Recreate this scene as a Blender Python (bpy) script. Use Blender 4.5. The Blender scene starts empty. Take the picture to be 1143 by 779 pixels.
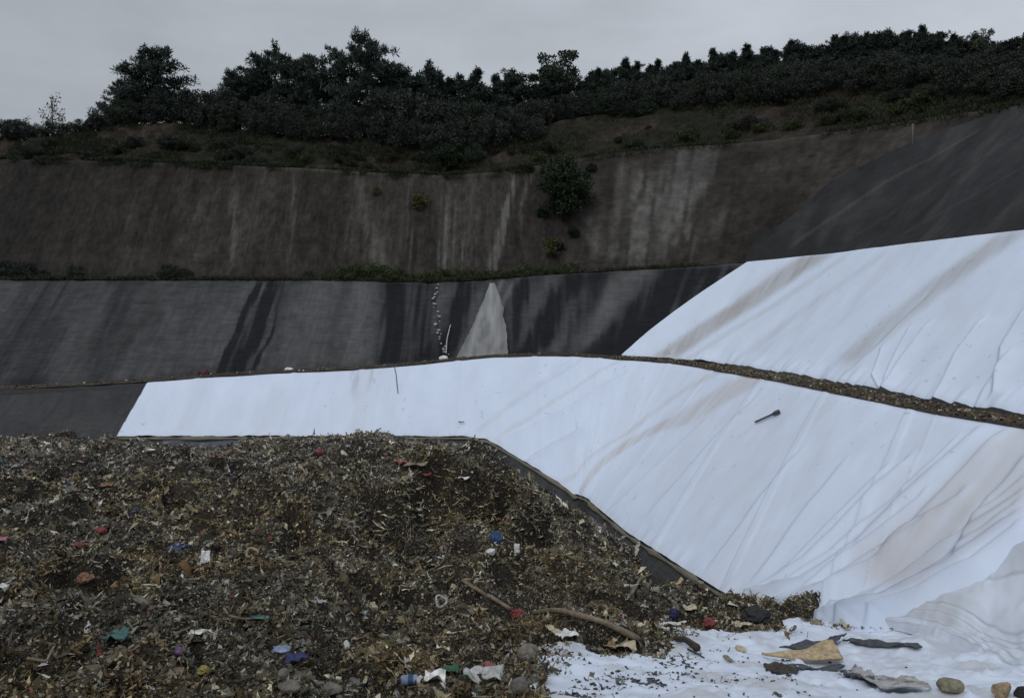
import bpy, math, random
import numpy as np
from mathutils import Vector, Matrix

random.seed(7)
rng = np.random.default_rng(11)
R = math.radians
C = bpy.context.scene.collection
scene = bpy.context.scene

# ------------------------------------------------------------------ survey frame
# camera at the origin looking along +Y, eye level z = 0; metres
F, CX, HY = 850.0, 571.5, 335.0

def ray(px, py):
    return (px - CX) / F, (HY - py) / F

def at(px, py, D):
    a, b = ray(px, py)
    return np.array([a * D, D, b * D])

# ------------------------------------------------------------------ noise
_tab = np.random.default_rng(5).random((256, 256))
def vnoise(x, y, seed=0):
    x = np.asarray(x, float) + seed * 17.31; y = np.asarray(y, float) + seed * 9.77
    xi = np.floor(x).astype(int); yi = np.floor(y).astype(int)
    fx = x - xi; fy = y - yi
    fx = fx * fx * (3 - 2 * fx); fy = fy * fy * (3 - 2 * fy)
    g = lambda i, j: _tab[(xi + i) & 255, (yi + j) & 255]
    return (g(0, 0) * (1 - fx) + g(1, 0) * fx) * (1 - fy) + (g(0, 1) * (1 - fx) + g(1, 1) * fx) * fy

def fbm(x, y, oct=4, seed=0):
    s = 0; a = 1; t = 0
    for o in range(oct):
        s = s + a * vnoise(np.asarray(x) * 2 ** o, np.asarray(y) * 2 ** o, seed + o * 3); t += a; a *= .5
    return s / t

def smooth(e0, e1, x):
    t = np.clip((x - e0) / (e1 - e0), 0, 1)
    return t * t * (3 - 2 * t)

# ------------------------------------------------------------------ plan of the pit wall (foot of the second lift)
def plan():
    p = [(-74, 20), (-73, 34), (-70, 42), (-64, 47.5), (-56, 50.2)]
    for x in np.linspace(-50, 3, 28): p.append((x, 50.5))
    for a in np.linspace(0, R(75.5), 22)[1:]:
        p.append((3.5 + 10 * math.sin(a), 50.5 - 10 * (1 - math.cos(a))))
    x0, y0 = p[-1]
    for k in np.linspace(2, 46, 24):
        p.append((x0 + .25 * k, y0 - .968 * k))
    p = np.array(p)
    # dense resample
    seg = np.hypot(*np.diff(p, axis=0).T); a = np.concatenate([[0], np.cumsum(seg)])
    n = int(a[-1] / .25); u = np.linspace(0, a[-1], n)
    q = np.stack([np.interp(u, a, p[:, 0]), np.interp(u, a, p[:, 1])], 1)
    k = np.hanning(13); k /= k.sum()
    for c in range(2):
        q[:, c] = np.convolve(np.pad(q[:, c], 6, mode='reflect', reflect_type='odd'), k, 'valid')
    return q
PL = plan()
SS = np.concatenate([[0], np.cumsum(np.hypot(*np.diff(PL, axis=0).T))])
TT = np.gradient(PL, axis=0); TT /= np.linalg.norm(TT, axis=1)[:, None]
NN = np.stack([-TT[:, 1], TT[:, 0]], 1)            # outward
SMAX = SS[-1]
def pos(s):
    return np.stack([np.interp(s, SS, PL[:, 0]), np.interp(s, SS, PL[:, 1])], -1)
def nrm(s):
    n = np.stack([np.interp(s, SS, NN[:, 0]), np.interp(s, SS, NN[:, 1])], -1)
    return n / np.linalg.norm(n, axis=-1)[..., None]

def sdist(x, y):
    """signed outward distance from the plan line, and arc position"""
    x = np.asarray(x, float); y = np.asarray(y, float); sh = x.shape
    x = x.ravel(); y = y.ravel(); d = np.empty(len(x)); s = np.empty(len(x))
    for i in range(0, len(x), 20000):
        sl = slice(i, i + 20000)
        d2 = (x[sl, None] - PL[None, :, 0]) ** 2 + (y[sl, None] - PL[None, :, 1]) ** 2
        j = d2.argmin(1)
        dx = x[sl] - PL[j, 0]; dy = y[sl] - PL[j, 1]
        d[sl] = dx * NN[j, 0] + dy * NN[j, 1]
        s[sl] = SS[j] + np.clip(dx * TT[j, 0] + dy * TT[j, 1], -.13, .13)
    return d.reshape(sh), s.reshape(sh)

BW1 = 2.0                                           # width of the lower bench
def z_low(d, s): return -4 + (d + BW1) * 0.95
def d_low(z, s): return (z + 4) / 0.95 - BW1
def z_mid(d, s): return -4 + d * 1.0
def d_mid(z, s): return z + 4

DS = np.concatenate([np.linspace(6, 40, 900), np.linspace(40.03, 130, 1500)])
def hit(px, py, fz):
    a, b = ray(px, py)
    d, s = sdist(a * DS, DS)
    f = b * DS - fz(d, s)
    k = np.where((f[:-1] > 0) & (f[1:] <= 0))[0]
    if len(k) == 0:
        return None
    i = k[0]; t = f[i] / (f[i] - f[i + 1])
    D = DS[i] + t * (DS[i + 1] - DS[i])
    dd, s1 = sdist(np.array([a * D]), np.array([D]))
    return s1[0], b * D, D
def row(pts, fz):
    r = [hit(x, y, fz) for x, y in pts]
    r = [q for q in r if q is not None]
    r.sort(); r = np.array(r)
    return lambda s: np.interp(s, r[:, 0], r[:, 1])

# edges of the lifts as surveyed
LIP1 = row([(-300, 441), (-100, 438), (0, 436), (80, 432), (165, 427), (240, 421), (320, 417), (400, 413), (465, 408), (510, 403),
            (560, 399), (600, 398), (640, 398), (690, 402), (760, 408), (800, 415), (870, 427), (950, 444), (1040, 462), (1143, 479), (1300, 508), (1500, 545)], z_low)
LIP2 = row([(-300, 313), (0, 313), (200, 313), (400, 314), (480, 316), (540, 313), (600, 308), (680, 303), (760, 299),
            (835, 293), (905, 286), (1000, 274), (1143, 257), (1400, 226)], z_mid)
TOE = row([(-300, 488), (-100, 488), (130, 487), (300, 487), (440, 487), (520, 487), (545, 491), (575, 509), (640, 552), (700, 594),
           (760, 632), (810, 663), (850, 681), (900, 692), (960, 698), (1060, 718), (1143, 740)], z_low)
sC = hit(760, 299, z_mid)[0]; sR = hit(1000, 274, z_mid)[0]
def bw2(s): return 2.6 + (0.5 - 2.6) * smooth(sC - 6, sR - 2, s)
def sl3(s): return 1.75 + (0.95 - 1.75) * smooth(sC - 4, sR + 1, s)
def d_b2(s): return d_mid(LIP2(s), s) + bw2(s)
def z_up(d, s): return LIP2(s) + .05 + (d - d_b2(s)) * sl3(s)
LIP3 = row([(-300, 176), (0, 178), (130, 180), (240, 184), (340, 188), (420, 193), (500, 196), (560, 192), (620, 182), (680, 172), (740, 165),
            (800, 162), (860, 157), (920, 149), (980, 140), (1040, 131), (1090, 125), (1143, 119), (1400, 95)], z_up)
def d_l3(s): return d_b2(s) + (LIP3(s) - LIP2(s) - .05) / sl3(s)
def z_earth(d, s): return LIP3(s) + (d - d_l3(s) - .8) * 0.85
TOP = row([(-300, 162), (0, 160), (60, 154), (110, 144), (160, 139), (230, 140), (300, 148), (400, 154), (470, 160), (540, 162), (600, 147), (660, 130),
           (740, 120), (800, 113), (880, 104), (940, 98), (1000, 94), (1080, 92), (1143, 96), (1400, 85)], z_earth)
def d_top(s): return d_l3(s) + .8 + (TOP(s) - LIP3(s)) / 0.85

def wall_pt(s, d, z):
    p = pos(s) + nrm(s) * np.asarray(d)[..., None]
    return np.concatenate([p, np.asarray(z)[..., None]], -1)

# ------------------------------------------------------------------ waste surface
def hl(px, py):
    h = hit(px, py, z_low); return at(px, py, h[2])
_cp = [at(*q) for q in [(-500, 779, 12.5), (-200, 779, 12.3), (0, 779, 12.4), (300, 779, 12.5), (590, 779, 12.6), (800, 779, 13.0), (1143, 779, 14.0), (1400, 779, 14.5),
       (0, 640, 20), (300, 640, 20.5), (-400, 600, 24), (0, 560, 29), (250, 558, 30), (-500, 500, 42), (-200, 494, 43), (0, 493, 43.4), (110, 492, 43.6), (205, 497.5, 43.2), (260, 497, 43.3), (330, 489.5, 44), (450, 490, 44.2), (530, 492, 44.4),
       (420, 545, 30.5), (500, 540, 31.5), (560, 548, 33), (430, 604, 26.6), (500, 612, 26.6), (570, 615, 27.5), (430, 690, 19), (590, 700, 20.3), (640, 650, 25), (690, 690, 22.6),
       (760, 740, 17.6), (640, 745, 16.2), (900, 745, 18.2), (1020, 750, 17.4), (800, 700, 22.6)]]
_cp += [hl(*q) for q in [(547, 498), (580, 524), (620, 560), (660, 594), (700, 625), (740, 652), (775, 672), (810, 685), (870, 694), (930, 699), (1000, 705), (1060, 716), (1143, 735)]]
_cp = np.array(_cp)
def _phi(r2): return np.where(r2 > 1e-12, .5 * r2 * np.log(np.maximum(r2, 1e-12)), 0)
_n = len(_cp)
_A = np.zeros((_n + 3, _n + 3))
_A[:_n, :_n] = _phi((_cp[:, None, 0] - _cp[None, :, 0]) ** 2 + (_cp[:, None, 1] - _cp[None, :, 1]) ** 2) + np.eye(_n) * 2.0
_A[:_n, _n] = 1; _A[:_n, _n + 1:] = _cp[:, :2]; _A[_n:, :_n] = _A[:_n, _n:].T
_w = np.linalg.solve(_A, np.concatenate([_cp[:, 2], [0, 0, 0]]))
def W0(x, y):
    x = np.asarray(x, float); y = np.asarray(y, float)
    z = _w[_n] + _w[_n + 1] * x + _w[_n + 2] * y
    for i in range(_n):
        z = z + _w[i] * _phi((x - _cp[i, 0]) ** 2 + (y - _cp[i, 1]) ** 2)
    return z
def hitf(px, py, fn, d0=8, d1=60):
    a, b = ray(px, py); D = np.linspace(d0, d1, 1500)
    f = b * D - fn(a * D, D)
    k = np.where((f[:-1] > 0) & (f[1:] <= 0))[0]
    if len(k) == 0: return at(px, py, 14)
    i = k[0]; t = f[i] / (f[i] - f[i + 1]); return at(px, py, D[i] + t * (D[i + 1] - D[i]))

# outline of the white sheet lying on the ground in front, and plain-ground mask for it
SHEET = np.array([hitf(*q, W0)[:2] for q in [(604, 800), (598, 737), (640, 730), (700, 735), (738, 733), (757, 726), (738, 702), (752, 700), (800, 712), (850, 707), (880, 700), (930, 700), (1000, 703), (1060, 712), (1143, 734), (1330, 780), (1330, 900), (604, 900)]])
def inpoly(x, y, P):
    c = np.zeros(np.shape(x), bool); j = len(P) - 1
    for i in range(len(P)):
        xi, yi = P[i]; xj, yj = P[j]
        m = ((yi > y) != (yj > y)) & (x < (xj - xi) * (y - yi) / (yj - yi + 1e-12) + xi)
        c ^= m; j = i
    return c
def polydist(x, y, P):
    d = np.full(np.shape(x), 1e9)
    for i in range(len(P)):
        a = P[i - 1]; b = P[i]; ab = b - a
        t = np.clip(((x - a[0]) * ab[0] + (y - a[1]) * ab[1]) / (ab @ ab), 0, 1)
        d = np.minimum(d, np.hypot(x - a[0] - t * ab[0], y - a[1] - t * ab[1]))
    return np.where(inpoly(x, y, P), -d, d)
_cr = np.array([at(*q)[:2] for q in [(385, 566, 28.6), (430, 550, 29.5), (500, 548, 30.8), (560, 560, 31.5), (610, 590, 30), (650, 622, 28.5)]])
def scarp(x, y):
    d = np.full(np.shape(x), 1e9); sg = np.zeros(np.shape(x)); e = np.zeros(np.shape(x)); n = len(_cr) - 1
    for i in range(n):
        a = _cr[i]; b = _cr[i + 1]; ab = b - a; L2 = ab @ ab
        t = np.clip(((x - a[0]) * ab[0] + (y - a[1]) * ab[1]) / L2, 0, 1)
        q = np.hypot(x - a[0] - t * ab[0], y - a[1] - t * ab[1]); m = q < d
        d = np.where(m, q, d); cr_ = (ab[0] * (y - a[1]) - ab[1] * (x - a[0])) / L2 ** .5
        sg = np.where(m, np.sign(cr_), sg); e = np.where(m, (i + t) / n, e)
    sd = d * sg + (fbm(x * .7, y * .7, 3, 88) - .5) * 2.2
    return 1.35 * (np.tanh(sd / .45) - .1) * np.exp(-(sd / 3.2) ** 2) * smooth(0, .2, e) * smooth(1, .75, e)
def W(x, y):
    r = smooth(-.3, 1.2, polydist(x, y, SHEET))       # rough heap, smooth under the sheet
    n = (fbm(x * .28, y * .28, 3, 1) - .5) * 2.1 + (fbm(x * 1.0, y * 1.0, 3, 4) - .5) * 1.0 + (np.abs(fbm(x * 3.3, y * 3.3, 2, 8) - .5)) * .35
    n = n - .8 * smooth(.56, .72, fbm(x * .7, y * .7, 3, 55)) + .35 * smooth(.55, .75, fbm(x * .45, y * .45, 3, 57))
    far = 1 - .6 * smooth(34, 44, y)
    return W0(x, y) + (n + scarp(x, y)) * r * far + (1 - r) * (fbm(x * .8, y * .8, 2, 3) - .5) * .22
def on_waste(px, py): return hitf(px, py, W)

# ------------------------------------------------------------------ object helpers
def tag(o, label=None, cat=None, group=None, kind=None):
    if label: o['label'] = label
    if cat: o['category'] = cat
    if group: o['group'] = group
    if kind: o['kind'] = kind
    return o
def link(name, me, mat=None, parent=None, loc=None):
    o = bpy.data.objects.new(name, me); C.objects.link(o)
    if mat and me: me.materials.append(mat)
    if parent: o.parent = parent
    if loc is not None: o.location = [float(v) for v in loc]
    return o
def empty(name, loc, rz=0, sc=1):
    o = bpy.data.objects.new(name, None); C.objects.link(o)
    o.empty_display_size = .2
    o.location = [float(v) for v in loc]; o.rotation_euler = (0, 0, rz)
    o.scale = (sc,) * 3 if np.isscalar(sc) else sc
    return o
def mesh_np(name, V, Fc, col=None, uv=None, smooth_=True):
    """V (n,3), Fc (m,k) int array; colours per vertex"""
    me = bpy.data.meshes.new(name)
    V = np.asarray(V, np.float32); Fc = np.asarray(Fc, np.int32); k = Fc.shape[1]
    me.vertices.add(len(V)); me.vertices.foreach_set('co', V.ravel())
    me.loops.add(Fc.size); me.loops.foreach_set('vertex_index', Fc.ravel())
    me.polygons.add(len(Fc)); me.polygons.foreach_set('loop_start', np.arange(0, Fc.size, k, dtype=np.int32))
    me.polygons.foreach_set('use_smooth', np.full(len(Fc), smooth_))
    if uv is not None:
        l = me.uv_layers.new(name='UVMap'); l.data.foreach_set('uv', np.asarray(uv, np.float32)[Fc.ravel()].ravel())
    me.update(calc_edges=True)
    if col is not None:
        a = me.color_attributes.new('Col', 'FLOAT_COLOR', 'POINT')
        c4 = np.ones((len(V), 4), np.float32); c4[:, :3] = col
        a.data.foreach_set('color', c4.ravel())
    me.validate()
    return me
def grid_mesh(name, P, col=None, uv=None, mask=None, smooth_=True):
    n, m = P.shape[:2]
    I = np.arange(n * m).reshape(n, m)
    Fc = np.stack([I[:-1, :-1], I[:-1, 1:], I[1:, 1:], I[1:, :-1]], -1).reshape(-1, 4)
    V = P.reshape(-1, 3); col = None if col is None else np.asarray(col).reshape(-1, 3); uv = None if uv is None else np.asarray(uv).reshape(-1, 2)
    if mask is not None:
        mk = mask.ravel(); Fc = Fc[mk[Fc].all(1)]
        used = np.zeros(len(V), bool); used[Fc.ravel()] = True
        re = np.cumsum(used) - 1; Fc = re[Fc]; V = V[used]
        if col is not None: col = col[used]
        if uv is not None: uv = uv[used]
    return mesh_np(name, V, Fc, col, uv, smooth_)

# ------------------------------------------------------------------ materials
def mat(name, color=None, attr=False, rough=.85, spec=.3, bump=0, bscale=(1, 1, 1), bdist=.05, coord='Object', var=0, vscale=(1, 1, 1), metallic=0, trans=0, sheen=0, detail=6):
    m = bpy.data.materials.new(name); m.use_nodes = True
    nt = m.node_tree; N = nt.nodes; L = nt.links; b = N['Principled BSDF']
    b.inputs['Roughness'].default_value = rough
    b.inputs['Specular IOR Level'].default_value = spec
    b.inputs['Metallic'].default_value = metallic
    tc = N.new('ShaderNodeTexCoord')
    def noise(sc, det):
        mp = N.new('ShaderNodeMapping'); mp.inputs['Scale'].default_value = sc
        L.new(tc.outputs[coord], mp.inputs['Vector'])
        nz = N.new('ShaderNodeTexNoise'); nz.inputs['Scale'].default_value = 1; nz.inputs['Detail'].default_value = det; nz.inputs['Roughness'].default_value = .62
        L.new(mp.outputs[0], nz.inputs['Vector']); return nz.outputs['Fac']
    if attr:
        a = N.new('ShaderNodeAttribute'); a.attribute_name = 'Col'; src = a.outputs['Color']
    else:
        r = N.new('ShaderNodeRGB'); r.outputs[0].default_value = (*color, 1); src = r.outputs[0]
    if var:
        nz = noise(vscale, 7)
        mr = N.new('ShaderNodeMapRange'); mr.inputs[1].default_value = .3; mr.inputs[2].default_value = .7
        mr.inputs[3].default_value = 1 - var; mr.inputs[4].default_value = 1 + var; L.new(nz, mr.inputs[0])
        mx = N.new('ShaderNodeVectorMath'); mx.operation = 'SCALE'; L.new(src, mx.inputs[0]); L.new(mr.outputs[0], mx.inputs['Scale']); src = mx.outputs[0]
    L.new(src, b.inputs['Base Color'])
    if bump:
        nz = noise(bscale, detail); bp = N.new('ShaderNodeBump'); bp.inputs['Strength'].default_value = bump; bp.inputs['Distance'].default_value = bdist
        L.new(nz, bp.inputs['Height']); L.new(bp.outputs[0], b.inputs['Normal'])
    if trans:
        t = N.new('ShaderNodeBsdfTranslucent'); L.new(src, t.inputs[0]); ms = N.new('ShaderNodeMixShader'); ms.inputs[0].default_value = trans
        L.new(b.outputs[0], ms.inputs[1]); L.new(t.outputs[0], ms.inputs[2]); L.new(ms.outputs[0], N['Material Output'].inputs[0])
    return m

M = {}
M['white'] = mat('white_geotextile', attr=True, rough=.75, spec=.25, bump=.25, bscale=(2.2, 1.1, 1), bdist=.05, coord='UV', var=.05, vscale=(.9, .35, 1))
M['black'] = mat('black_liner', attr=True, rough=.7, spec=.14, bump=1, bscale=(1.3, 5.5, 1), bdist=.2, coord='UV', var=.22, vscale=(3, 1.1, 1))
M['blackr'] = mat('black_liner_right', attr=True, rough=.75, spec=.12, bump=.7, bscale=(1.2, 3.5, 1), bdist=.08, coord='UV', var=.25, vscale=(1.5, .8, 1))
M['shot'] = mat('sprayed_concrete', attr=True, rough=1, spec=.05, bump=.9, bscale=(2.2, 3.0, 1), bdist=.16, coord='UV', var=.34, vscale=(3.5, 1.6, 1))
M['earth'] = mat('raw_earth', attr=True, rough=.97, spec=.1, bump=1, bscale=(1.4, 1.4, 1.4), bdist=.4, var=.45, vscale=(2.2, 2.2, 2.2))
M['waste'] = mat('waste_base', attr=True, rough=.95, spec=.15, bump=1, bscale=(9, 9, 9), bdist=.12, var=.75, vscale=(16, 16, 16))
M['debris'] = mat('debris', attr=True, rough=.8, spec=.2, var=.3, vscale=(9, 9, 9), bump=.4, bscale=(14, 14, 14), bdist=.03)
M['bark'] = mat('bark', (.045, .035, .028), rough=.95, var=.4, vscale=(6, 6, 2))
M['pine'] = mat('pine_needles', attr=True, rough=.7, spec=.2)
M['leaf'] = mat('leaves', attr=True, rough=.65, spec=.25, trans=.12)
M['rope'] = mat('dark_rope', (.03, .03, .035), rough=.9)

# ------------------------------------------------------------------ WALL LIFTS
def sgrid(s0, s1, ds): return np.linspace(s0, s1, max(2, int((s1 - s0) / ds)))
def px_s(px, py, fz): return hit(px, py, fz)[0]
def traces(lst, fz):
    """each trace: pixel polyline -> arc/height polyline, half width, strength"""
    out = []
    for pts, w, A in lst:
        h = [hit(x, y, fz) for x, y in pts]; h = np.array([q for q in h if q is not None])
        o = np.argsort(h[:, 1]); out.append((h[o, 1], h[o, 0], w, A))
    return out
def band(S, Z, tr, taper=.5, sharp=2.0, jit=0, seed=0):
    zz, ss, w, A = tr
    c = np.interp(Z, zz, ss)
    if jit: c = c + (fbm(Z * .7, np.zeros_like(Z), 3, seed) - .5) * jit
    e = smooth(zz[0] - taper, zz[0] + taper * .3, Z) * (1 - smooth(zz[-1] - taper * .3, zz[-1] + taper, Z))
    if sharp == 'pleat':
        x = S - c
        return 1.45 * A * np.where(x > 0, np.exp(-np.abs(x) / (4.5 * w)), np.exp(-(x / (1.1 * w)) ** 2)) * e
    return A * np.exp(-np.abs((S - c) / w) ** sharp) * e

WHITE = np.array([.63, .71, .845])
# ---- lower white sheet
s_left_toe = px_s(130, 487, z_low); s_left_lip = px_s(165, 427, z_low)
def lower_white():
    s = np.concatenate([sgrid(s_left_toe - .1, px_s(640, 400, z_low), .10), sgrid(px_s(640, 400, z_low) + .05, SMAX - 6, .055)])
    t = np.linspace(0, 1, 250)
    S, T = np.meshgrid(s, t, indexing='ij')
    zl = LIP1(S) + .0; zt = TOE(S) - .9 * smooth(px_s(880, 690, z_low) - .3, px_s(900, 692, z_low) + .3, S)
    # the sheet's left edge runs obliquely
    s_edge = s_left_lip + (s_left_toe - s_left_lip) * T
    S = np.maximum(S, s_edge)
    Z = zl + (zt - zl) * T
    d = d_low(Z, S)
    folds = traces([
        ([(1090, 490), (1020, 550), (960, 610), (900, 650), (840, 668)], .16, .16),
        ([(1010, 520), (960, 570), (905, 625), (860, 655), (838, 668)], .13, .15),
        ([(1115, 495), (1060, 555), (1000, 615)], .14, .15),
        ([(1075, 560), (1000, 610), (930, 655), (880, 675)], .13, .13),
        ([(1143, 520), (1110, 560), (1080, 635)], .13, .12),
        ([(1143, 560), (1100, 600), (1050, 650), (980, 680), (920, 690)], .15, .16),
        ([(1143, 575), (1090, 622), (1020, 668), (950, 690)], .12, .15),
        ([(1143, 590), (1080, 640), (1000, 680), (950, 692)], .16, .2),
        ([(1040, 590), (980, 630), (900, 672), (870, 680)], .10, .09),
        ([(1060, 500), (1000, 560), (930, 620), (870, 660), (840, 672)], .09, .09), ([(985, 530), (930, 585), (880, 632), (845, 662)], .09, .08),
        ([(1100, 580), (1040, 632), (970, 676), (915, 688)], .09, .12), ([(1143, 545), (1085, 600), (1010, 655), (930, 687)], .09, .11), ([(1060, 610), (1000, 652), (940, 682)], .08, .10),
        ([(1030, 560), (970, 610), (905, 660), (865, 676)], .08, .09), ([(1143, 600), (1100, 640), (1040, 672), (985, 690)], .09, .13),
        ([(890, 510), (850, 560), (800, 625)], .12, .05),
        ([(940, 520), (900, 570), (850, 640)], .12, .05),
        ([(780, 478), (720, 535), (672, 580)], .13, .10),
        ([(645, 480), (620, 494), (590, 514)], .16, .10),
        ([(700, 418), (620, 462), (560, 492)], .2, .05),
        ([(640, 402), (590, 435), (540, 475)], .25, .05),
        ([(850, 440), (790, 500), (730, 570)], .14, .04)], z_low)
    h = np.zeros_like(S)
    for i, f in enumerate(folds): h += band(S, Z, f, .6, 'pleat', .25, i * 7)
    # soft slack waves running down the slope, stronger to the right
    k = smooth(px_s(640, 400, z_low), px_s(1050, 465, z_low), S)
    sw = S + .55 * (Z + 4) * k
    h += (fbm(sw * .7, Z * .16, 3, 21) - .5) * (.03 + .07 * k) * smooth(0, .12, T)
    h += (fbm(S * .5, Z * .5, 3, 33) - .5) * .10
    h += np.where(T > .9, (fbm(S * 2.2, Z * .5, 2, 40) - .5) * .16 * smooth(.9, 1, T), 0)
    # panel overlaps: a step every 5 m
    ph = ((sw + 1.6 * vnoise(np.floor(sw / 5.1), S * 0, 4)) / 5.1) % 1
    h += .035 * smooth(.0, .012, ph) * (1 - smooth(.06, .1, ph))
    # the sheet rolls over the lip
    h -= .05 * np.exp(-(T / .02) ** 2)
    h += .05
    P = wall_pt(S, d, Z); n = nrm(S)
    q = 1 / math.hypot(1, .95)
    P[..., :2] -= n * (h * .95 * q)[..., None]; P[..., 2] += h * q
    col = np.broadcast_to(WHITE, P.shape).copy()
    br = np.zeros_like(S)
    for tr in traces([([(840, 422), (760, 470), (650, 548)], 1.2, .85), ([(800, 416), (700, 485), (622, 540)], .5, .5), ([(1190, 480), (1100, 560), (1000, 650)], 1.6, .9), ([(930, 445), (860, 520), (780, 600)], .5, .22),
                      ([(690, 404), (620, 447), (555, 490)], .28, .45), ([(650, 400), (590, 440), (535, 480)], .22, .35), ([(410, 413), (402, 450), (398, 486)], .9, .22),
                      ([(450, 409), (436, 440), (430, 486)], .5, .15)], z_low):
        br += band(S + (fbm(S * 2, Z * .5, 3, 14) - .5) * .25, Z, tr, .6, 5, .3, 3) * (.25 + .75 * fbm(S * 3.2, Z * .35, 4, 12))
    br = np.clip(br + .13 * smooth(.5, .75, fbm(sw * .6, Z * .22, 4, 50)) + .35 * smooth(.955, 1, T) * fbm(S * 2, Z, 3, 9), 0, 1)
    col = col * (1 - br[..., None]) + br[..., None] * np.array([.50, .48, .47])
    # fold shade painted blue-grey along the creases; dark lines on panel seams
    shade_dirt = .10 * np.exp(-((ph - .005) / .006) ** 2) * k * smooth(.3, .6, fbm(S * .5, Z * .4, 2, 90))
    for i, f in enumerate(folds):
        shade_dirt = shade_dirt + band(S + f[2] * .55, Z, (f[0], f[1], f[2] * .9, f[3] * 2.3), .5, 2, .25, i * 7)
    shade_dirt = shade_dirt + .35 * smooth(.82, .87, fbm(S * 5.5, Z * 5.5, 2, 55)) * smooth(.4, .6, fbm(S * .5, Z * .5, 2, 56))
    # black dribbles below the lip around the middle
    dr = smooth(.60, .72, fbm(S * 2.6, Z * .5, 4, 77)) * smooth(px_s(385, 430, z_low), px_s(392, 430, z_low), S) * (1 - smooth(px_s(440, 430, z_low), px_s(455, 430, z_low), S)) * (1 - smooth(.15, .6, T))
    shade_dirt = np.clip(shade_dirt + .3 * dr, 0, .75)
    col = col * (1 - shade_dirt[..., None]) + shade_dirt[..., None] * np.array([.25, .27, .33])
    me = grid_mesh('white_sheet', P, col, np.stack([S, Z * 1.4], -1))
    o = link('white_sheet', me, M['white'])
    tag(o, 'long white cover sheet on the lower slope, bending round the corner down to the waste', 'cover sheet', kind=None)
    # hem: rolled beige edge along the foot of the sheet
    sh = sgrid(s_left_toe, px_s(897, 691, z_low), .12); a = np.linspace(0, 2 * math.pi, 9)
    Sh, Ah = np.meshgrid(sh, a, indexing='ij'); zt = TOE(Sh) - .10
    r = .02 + .15 * fbm(Sh * 1.2, Sh * 0, 4, 5) ** 1.6
    u = np.cos(Ah) * r * 1.5; v = np.sin(Ah) * r
    Pn = wall_pt(Sh, d_low(zt, Sh) + u * .72 - v * .7, zt + u * .7 + v * .72)
    hc = np.broadcast_to(np.array([.15, .14, .105]), Pn.shape) * (.6 + .8 * fbm(Sh * 1.5, Ah, 3, 2))[..., None]
    link('hem', grid_mesh('hem', Pn, hc, np.stack([Sh, Ah], -1)), M['white'], o)
    return o
lower_white()

# ---- upper white sheet on the right wall
def upper_white():
    sa = px_s(693, 399, z_mid); sb = px_s(835, 293, z_mid)
    s = sgrid(min(sa, sb) - .1, SMAX - 6, .055); t = np.linspace(0, 1, 240)
    S, T = np.meshgrid(s, t, indexing='ij')            # T = 0 at the top
    S = np.maximum(S, sb + (sa - sb) * T)
    zt = LIP2(S); zb = LIP1(S) + .08 + .06 * fbm(S * 1.7, S * 0, 3, 6)
    k = smooth(sa + 2, sa + 14, S)
    Z = zt + (zb - zt) * T
    folds = traces([([(1035, 365), (1010, 400), (985, 445)], .09, .10), ([(1095, 360), (1070, 395), (1045, 450)], .09, .10), ([(1015, 368), (995, 410), (988, 436)], .07, .07),
                    ([(1125, 400), (1105, 430), (1090, 455)], .08, .08), ([(985, 390), (975, 420), (984, 437)], .06, .06), ([(890, 395), (880, 405), (870, 418)], .08, .05), ([(1143, 350), (1120, 390), (1110, 440)], .09, .09),
                    ([(1040, 330), (990, 380), (940, 425)], .15, .05)], z_mid)
    h = np.zeros_like(S)
    for i, f in enumerate(folds): h += band(S, Z, f, .4, 'pleat', .2, i * 5)
    h += (fbm(S * .8, Z * .25, 3, 61) - .5) * (.03 + .07 * T * k)
    h += (fbm(S * .5, Z * .4, 3, 63) - .5) * .09
    # loose ruffle along the bottom edge
    ruf = smooth(.86, 1, T) * smooth(sa + 1, sa + 5, S)
    h += ruf * ((fbm(S * 1.6, Z * .2, 3, 66) - .35) * .45)
    h += .05
    P = wall_pt(S, d_mid(Z, S), Z); n = nrm(S)
    P[..., :2] -= n * (h * .7071)[..., None]; P[..., 2] += h * .7071
    col = np.broadcast_to(WHITE, P.shape).copy()
    br = np.zeros_like(S)
    for tr in traces([([(908, 288), (830, 342), (745, 397)], .85, .85), ([(940, 290), (860, 345), (770, 400)], .3, .25), ([(1130, 262), (1060, 310), (950, 400)], .9, .5), ([(985, 285), (900, 345), (820, 405)], .4, .18)], z_mid):
        br += band(S, Z, tr, .6, 4, .25, 3) * (.5 + .9 * fbm(S * 4, Z * .6, 4, 12))
    br = np.clip(br + .13 * smooth(.5, .78, fbm(S * .6, Z * .22, 4, 52)), 0, 1)
    col = col * (1 - br[..., None]) + br[..., None] * np.array([.37, .365, .36])
    shade_dirt = .3 * smooth(.97, 1, T) * fbm(S * 3, Z, 2, 3) + .3 * smooth(.82, .87, fbm(S * 5.5, Z * 5.5, 2, 55)) * smooth(.45, .62, fbm(S * .5, Z * .5, 2, 56))
    for i, f in enumerate(folds): shade_dirt = shade_dirt + band(S + f[2] * .55, Z, (f[0], f[1], f[2] * .6, f[3] * 3), .4, 2, .2, i * 5)  # pleat shade painted in beside each fold
    shade_dirt = np.clip(shade_dirt, 0, .7)
    col = col * (1 - shade_dirt[..., None]) + shade_dirt[..., None] * np.array([.2, .2, .22])
    o = link('white_sheet', grid_mesh('white_sheet_upper', P, col, np.stack([S, Z * 1.4], -1)), M['white'])
    tag(o, 'white cover sheet on the upper right slope, with one broad grey-brown stain band', 'cover sheet')
upper_white()

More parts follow.
